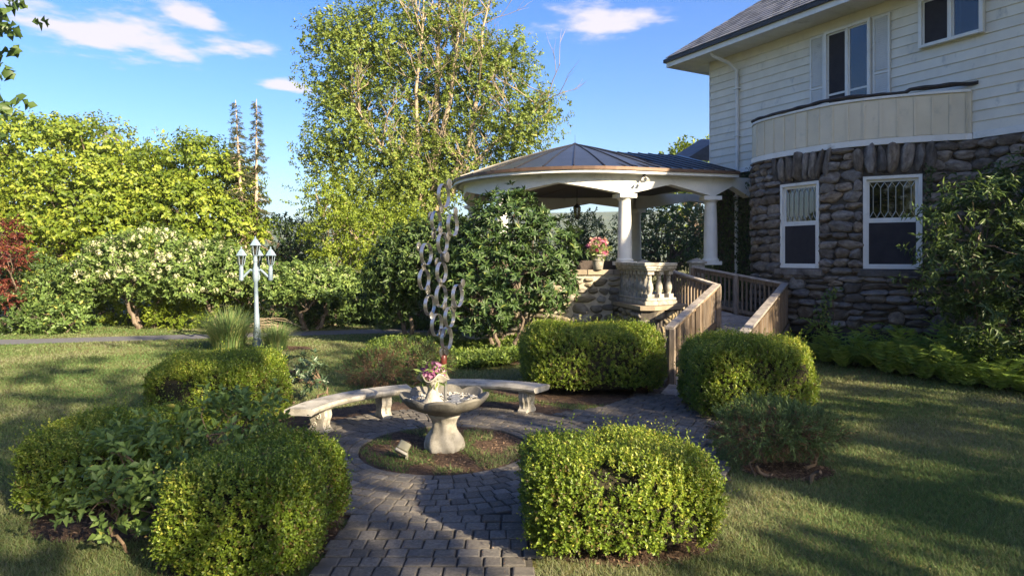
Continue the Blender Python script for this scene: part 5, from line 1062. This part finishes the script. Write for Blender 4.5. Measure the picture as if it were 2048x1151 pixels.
tree('mid_tree', 'yellow green leafy tree below and left of the half bare tree', (gx(700, 27.5), 27.5, 0), [G(650, 400, 28, 1.1, 1.2, .9), G(670, 470, 27.5, 1.3, 1.2, 1.2), G(740, 470, 27.5, 1.5, 1.3, 1.3), G(810, 450, 28, 1.3, 1.3, 1.0), G(690, 540, 27, 1.4, 1.2, 1.2), G(760, 540, 27, 1.4, 1.2, 1.1), G(860, 480, 28, 1.3, 1.3, 1.2)], 620, 4, .24, .13, .08, MAPL, BARKL, r0=.10, k=6, sl=.25, out=.5, up=.1, spread=.9, droop=.25, depth=.3, inner=.4, hang=.3, trunks=2, fork=.3)
tree('dark_tree', 'dark green tree beyond the lamp post near the far hill', (gx(560, 34), 34, 0), [G(555, 490, 34, 1.9, 1.6, 1.4), G(600, 500, 34, 1.2, 1.5, 1.0), G(580, 560, 34, 1.9, 1.6, 1.5)], 330, 4, .3, .16, .11, DKG, r0=.2, k=6, sl=.25)
tree('dark_tree', 'dark green tree seen through the porch at right', (gx(1345, 29), 29, 0), [G(1340, 450, 29, 1.9, 1.5, 1.5), G(1290, 480, 28.5, 1.2, 1.3, 1.2), G(1400, 470, 29, 1.3, 1.5, 1.3), G(1340, 520, 28, 2.2, 1.5, 1.2)], 420, 4, .28, .16, .07, DKG, r0=.2, k=7, sl=.3, hang=.7, up=-.1)
tree('dark_tree', 'dark evergreen beyond the porch left of the flower urn', (gx(1165, 27), 27, 0), [G(1165, 470, 27, .8, .8, .8), G(1140, 520, 27, 1.0, .9, 1.0), G(1200, 520, 26.5, .8, .8, .7)], 200, 4, .2, .14, .06, DKG, r0=.12, k=7, sl=.2)
tree('distant_tree', 'treetop showing above the porch roof beside the house corner', (gx(1395, 36), 36, 0), [G(1395, 312, 36, .9, 1, .8), G(1375, 350, 36, 1.4, 1.2, 1.6), G(1400, 430, 36, 2.4, 1.6, 2.4)], 160, 4, .25, .2, .14, MAPL, r0=.2, k=6, sl=.3)
# hydrangea trees
def hydrangea(label, base, lumps, nfl, seed, trunks=3):
    t = thing('tree_hydrangea', label, 'shrub', base, 'flowering hydrangea trees'); o, C, N = foliage('foliage', lumps, 420, 3, .16, .15, .085, HYD, t, k=6, sl=.2, out=.7, up=.2, droop=.25, depth=.15, zmin=base[2]+1.15); woody(base, lumps, C, t, BARK, .09, .5, 60, .015, 7, trunks, .12)
    P, N = shell(lumps, nfl*3, .05, base[2]+1.25); ok = (N[:, 2] > -.25) & (N[:, 1] < .55); P, N = P[ok][:nfl], N[ok][:nfl]
    for p, n_ in zip(P, N):
        d = Vector(n_+np.array([0, 0, .3])).normalized(); link('flower_head', random.choice(HFM), t, Matrix.Translation(Vector(p)+d*.06) @ d.to_track_quat('Z', 'Y').to_matrix().to_4x4() @ Matrix.Scale(random.uniform(.6, 1.05), 4))
    return t
def flower_head(seed):
    rr_ = np.random.RandomState(seed); n = 34; u = nrm(rr_.normal(size=(n, 3))); P = u*np.array([.085, .085, .11])+np.array([0, 0, .05]); return leaf_mesh('flower_head', P, np.cross(u, nrm(rr_.normal(size=(n, 3)))), u, .06, .055, HYF, rr_.rand(n), .1, .1, .5)
HFM = [flower_head(s) for s in range(4)]
hydrangea('wide tree hydrangea covered in white flower heads left of the lamp', (gx(285, 22.3), 22.3, 0), [G(230, 520, 22.3, 1.0, .9, .7), G(310, 505, 22.3, 1.1, .9, .75), G(180, 560, 22, .75, .8, .6), G(270, 560, 21.8, .9, .7, .5), G(350, 545, 22, .9, .8, .7)], 270, 1)
hydrangea('second white flowering hydrangea directly behind the lamp post', (gx(440, 22.5), 22.5, 0), [G(420, 530, 22.5, .95, .9, .75), G(480, 545, 22.3, .8, .8, .65), G(400, 580, 22, .8, .7, .55), G(465, 580, 22, .7, .7, .5)], 160, 2)
hydrangea('pale yellow green hydrangea bush right of the lamp post', (gx(620, 21.8), 21.8, 0), [G(590, 570, 21.8, .9, .8, .55), G(650, 575, 21.8, .85, .8, .6), G(560, 590, 21.5, .6, .7, .45), G(625, 600, 21.4, 1.0, .7, .5)], 40, 3)
# hedge line shrubs
for (xp, yp, d, rx, rz2, mat, lab) in ((60, 560, 22.5, 1.1, 1.0, DKG, 'green shrub at the left edge in front of the tall trees'), (115, 590, 21.8, .8, .75, SHR, 'loose green shrub left of the big hydrangea'), (20, 625, 21.0, 1.0, .55, DKG, 'low dark shrub at the left edge of the drive'),
        (110, 635, 20.8, .8, .4, SHR, 'low leafy shrub left of the hydrangea trunk'), (360, 630, 22.6, .9, .5, MAPL, 'yellow green undergrowth between the hydrangea trunks'), (270, 610, 24.2, 1.6, .9, MAPL, 'sunlit undergrowth seen behind the big hydrangea trunk'), (455, 620, 22.8, .9, .6, MAPL, 'yellow green undergrowth behind the ornamental grass'),
        (700, 610, 24.5, 1.0, .8, DKG, 'dark shrub at the end of the drive'), (770, 600, 24, 1.0, .9, DKG, 'dark shrub behind the evergreen by the porch'), (650, 625, 23, .8, .55, DKG, 'dark low shrub right of the pale hydrangea bush'), (520, 600, 25, 1.3, 1.0, DKG, 'dark shrub behind the lamp post'), (840, 610, 22, .9, .9, DKG, 'shaded shrub behind the big rhododendron'), (940, 600, 25, 1.5, 1.2, DKG, 'dark shrub hidden behind the steel rings')):
    p = px(xp, yp, d); shrub('shrub', lab, 'shrub', (p.x, p.y, 0), [(p.x, p.y, p.z, rx, rx*.8, rz2), (p.x-rx*.5, p.y, p.z-rz2*.3, rx*.7, rx*.6, rz2*.8), (p.x+rx*.5, p.y, p.z-rz2*.25, rx*.7, rx*.6, rz2*.8)], int(120*rx*rz2)+60, 3, .16, .14, .075, mat, BARK, None, .035, 3, 20, .4, .012, k=6, sl=.2, out=.6, up=.3, zmin=.05)
shrub('red_maple', 'dark red japanese maple at the left edge', 'tree', (gx(5, 21), 21, 0), [G(0, 465, 21, .6, .6, .4), G(18, 510, 20.8, .45, .5, .42), G(-35, 560, 21, .7, .6, .7), G(0, 590, 20.6, .4, .5, .4)], 230, 3, .12, .12, .05, REDL, BARK, None, .05, 3, 40, .4, .012, k=6, sl=.16, up=.0, hang=.4)
# brush pile
t = thing('brush_pile', 'pile of pale dead branches behind the lamp post', 'branches', (gx(545, 20.6), 20.6, 0)); mb = MB(); rr = random.Random(3)
for i in range(34):
    a = rr.uniform(-.5, .6); b = Vector((gx(520, 20.6)+rr.uniform(-.25, .3), 20.6+rr.uniform(-.3, .3), rr.uniform(.05, .5))); ln = rr.uniform(.5, 1.35); e = b+Vector((math.cos(a)*ln*(1 if rr.random() > .25 else -.5), rr.uniform(-.3, .3), -.25*ln+rr.uniform(-.1, .2))); e.z = max(e.z, .04); mb.tube([b, b.lerp(e, .5)+Vector((0, 0, .08)), e], [.010, .008, .003], 4)
mb.build('dead_branches', BARKL, t)
# overhanging branch tree at the left edge
tree('overhanging_maple', 'near broadleaf tree reaching into view along the left edge', (-10.2, 9.4, 0), [(-7.75, 9.2, 5.75, .62, .6, .42), (-9.1, 9.3, 6.6, 1.5, 1.3, 1.1), (-7.6, 9.0, 4.3, .5, .5, .26), (-8.9, 9.3, 4.6, 1.1, 1.0, .7), (-10.0, 9.6, 5.4, 1.9, 1.7, 1.7)], 330, 3, .18, .17, .15, DKG, r0=.2, k=6, sl=.22, out=.6, up=.0, hang=.5, droop=.3, fork=.6)
# tall trees behind the viewer that shade the garden
shade = dict(k=6, sl=.5, out=.5, up=.2, depth=.4, inner=.3, flat=.6, hang=.2)
SH = [((8.5, -5.5), 13.5, 2.8, 'nearest tall shade tree behind the viewer to the right'), ((13.5, -3.5), 15.5, 3.2, 'shade tree beyond the corner of the lawn on the right'), ((5.0, -9.5), 12.0, 3.0, 'tall shade tree standing behind the viewer'), ((11.0, -10.5), 14.0, 3.4, 'highest shade tree far behind the viewer to the right'), ((16.5, -9.0), 13.0, 3.2, 'shade tree furthest to the right behind the viewer'), ((1.5, -13.0), 14.0, 3.2, 'shade tree far behind the viewer'), ((16.5, -2.4), 10.5, 2.9, 'shade tree just right of the lawn behind the viewer'), ((18.5, -1.0), 10.5, 2.6, 'shade tree standing near the far end of the house')]
for i, ((x, y), h, r_, lab) in enumerate(SH):
    lm = [(x+random.uniform(-1, 1)*r_*.55, y+random.uniform(-1, 1)*r_*.55, h*f, r_*s_, r_*s_, h*.15) for f, s_ in ((.40, .8), (.52, 1.0), (.62, .95), (.72, .8), (.84, .7), (.95, .5))]
    tree('shade_tree', lab, (x, y, 0), lm, 85 if i == 6 else 48, 4, .36, .34, .26, DKG, r0=.28, ntwig=60, group='tall shade trees behind the viewer', **shade)
for (x, y), h, r_, lab in (((-15, -7), 11, 4.0, 'broad tree to the left behind the viewer'), ((-19, 3), 13, 4.2, 'broad tree far left of the lawn outside the view'), ((-8, -16), 12, 4.0, 'broad tree straight behind the viewer'), ((-22, 13), 12, 4.0, 'broad tree left of the drive outside the view')):
    lm = [(x+random.uniform(-1, 1)*r_*.5, y+random.uniform(-1, 1)*r_*.5, h*f, r_*s_, r_*s_, h*.17) for f, s_ in ((.3, .9), (.45, 1.0), (.6, .95), (.75, .8), (.9, .5), (.4, .8))]
    tree('shade_tree', lab, (x, y, 0), lm, 300, 4, .5, .4, .3, DKG, r0=.28, ntwig=40, group='tall shade trees behind the viewer', **shade)
# ------------------------------------------------------------------ lawn grass, bed grass, litter
def blades(name, label, n, sampler, hmin, hmax, wk, mat, bias=0):
    x, y = sampler(n); n = len(x); d = np.hypot(x, y); a = RS.uniform(0, 6.283, n); h = RS.uniform(hmin, hmax, n); wd = wk*np.maximum(d, 5)/5; ln = RS.uniform(.2, 1.3, n)*h; b = RS.uniform(0, 6.283, n)
    V = np.empty((n, 3, 3)); V[:, 0] = np.stack([x-np.cos(a)*wd, y-np.sin(a)*wd, np.zeros(n)], 1); V[:, 1] = np.stack([x+np.cos(a)*wd, y+np.sin(a)*wd, np.zeros(n)], 1); V[:, 2] = np.stack([x+np.cos(b)*ln, y+np.sin(b)*ln, h], 1)
    pat = .5+.22*np.sin(1.1*x+.7*y+2*np.sin(.6*y))+.15*np.sin(2.3*y-1.7*x)
    return tag(link(name, raw_mesh(name, V.reshape(-1, 3), np.arange(n*3), 3, mat, np.clip(pat+RS.normal(0, .22, n)+bias, 0, 1))), label, 'grass', kind='stuff')
def lawn_pts(n):
    d = 4.4*(26/4.4)**RS.rand(n); x = RS.uniform(-.85, .85, n)*d; k = ~((x-FC.x)**2+(d-FC.y)**2 < (ROUT+.12)**2)
    k &= ~((x > PW0-.03) & (x < PW1+.03) & (d < FC.y))
    for i, (cx, cy, rx, ry) in enumerate(BEDS):
        e = ((x-cx)/rx)**2+((d-cy)/ry)**2; th = np.arctan2((d-cy)/ry, (x-cx)/rx); lim = (1+.07*(.5*np.sin(3*th+i)+.3*np.sin(7*th+2*i)+.2*np.sin(13*th+i*.7)))**2; k &= (e > lim*RS.uniform(.86, 1.04, n))
    dv = np.interp(x, [p[0] for p in DRV], [p[1] for p in DRV]); k &= ~((d > dv-.55) & (d < dv+.75))
    pp = np.array([not inpoly(a, b, PATHR) for a, b in zip(x, d)]); k &= pp
    o = (x-HO.x)*HN.x+(d-HO.y)*HN.y; k &= (o > .3)|(x < 3); k &= ~((x-PC.x)**2+(d-PC.y)**2 < 3.7**2)
    return x[k], d[k]
blades('lawn_grass', 'short mown lawn grass', 420000, lawn_pts, .022, .055, .0032, GRS)
def bed_pts(n):
    a = RS.uniform(0, 6.283, n); r = 1.0*np.sqrt(RS.rand(n)); x, y = r*np.cos(a), r*np.sin(a); k = (np.sin(5*x+1)*np.sin(4*y+.5)+.5*np.sin(9*x+7*y) > -.1) & (r > .24)
    return x[k]+FC.x, y[k]+FC.y
blades('bed_grass', 'patchy grass in the round fountain bed', 9000, bed_pts, .03, .085, .0045, GRS, .1)
CHIP = LEAF('mulch_chips', [(0, (.05, .03, .02)), (.6, (.12, .075, .045)), (1, (.24, .16, .10))], .0, .9)
n = 15000; i = RS.randint(0, len(BEDS), n); B_ = np.array(BEDS)[i]; a = RS.uniform(0, 6.283, n); r = np.sqrt(RS.rand(n))*1.02; P = np.stack([B_[:, 0]+B_[:, 2]*r*np.cos(a), B_[:, 1]+B_[:, 3]*r*np.sin(a), np.full(n, .02)], 1)
k = ((P[:, 0]-FC.x)**2+(P[:, 1]-FC.y)**2 > ROUT**2) & ~((P[:, 0] > PW0) & (P[:, 0] < PW1) & (P[:, 1] < FC.y)); k &= np.array([not inpoly(p[0], p[1], PATHR) for p in P]); P = P[k]
q = RS.uniform(0, 6.283, 2500); r = 1.0*np.sqrt(RS.rand(2500)); P = np.concatenate([P, np.stack([FC.x+r*np.cos(q), FC.y+r*np.sin(q), np.full(2500, .036)], 1)])
tag(link('mulch_chips', leaf_mesh('mulch_chips', P, runit(len(P))*np.array([1, 1, .2]), np.array([0, 0, 1.])+RS.normal(size=P.shape)*.3, RS.uniform(.02, .06, len(P)), .014, CHIP, RS.rand(len(P)), .1, 0)), 'scattered bark mulch chips and dry litter in the beds', 'mulch', kind='stuff')
n = 1100; j = RS.randint(0, len(pav), n); PV = np.array([(p[0], p[1]) for p in pav])[j]; P = np.stack([PV[:, 0]+RS.normal(0, .08, n), PV[:, 1]+RS.normal(0, .08, n), np.full(n, .047)], 1)
tag(link('leaf_litter', leaf_mesh('leaf_litter', P, runit(n)*np.array([1, 1, .15]), np.array([0, 0, 1.])+RS.normal(size=P.shape)*.3, RS.uniform(.008, .03, n), .009, CHIP, np.clip(RS.rand(n)+.3, 0, 1), .1, 0)), 'tiny dry leaves and litter scattered on the pavers', 'litter', kind='stuff')

# ------------------------------------------------------------------ summer haze in the air
m, t = newmat('summer_haze'); v = nd(t, 'ShaderNodeVolumePrincipled'); v.inputs['Density'].default_value = .0003; v.inputs['Color'].default_value = (.80, .88, .98, 1); v.inputs['Anisotropy'].default_value = .2
o = nd(t, 'ShaderNodeOutputMaterial'); t.links.new(v.outputs[0], o.inputs['Volume'])
mb = MB(); mb.box(-2600, 2600, -700, 2600, -1, 95); hz = mb.build('haze', m); hz['kind'] = 'stuff'; hz['label'] = 'thin summer haze over the garden and the far hills'
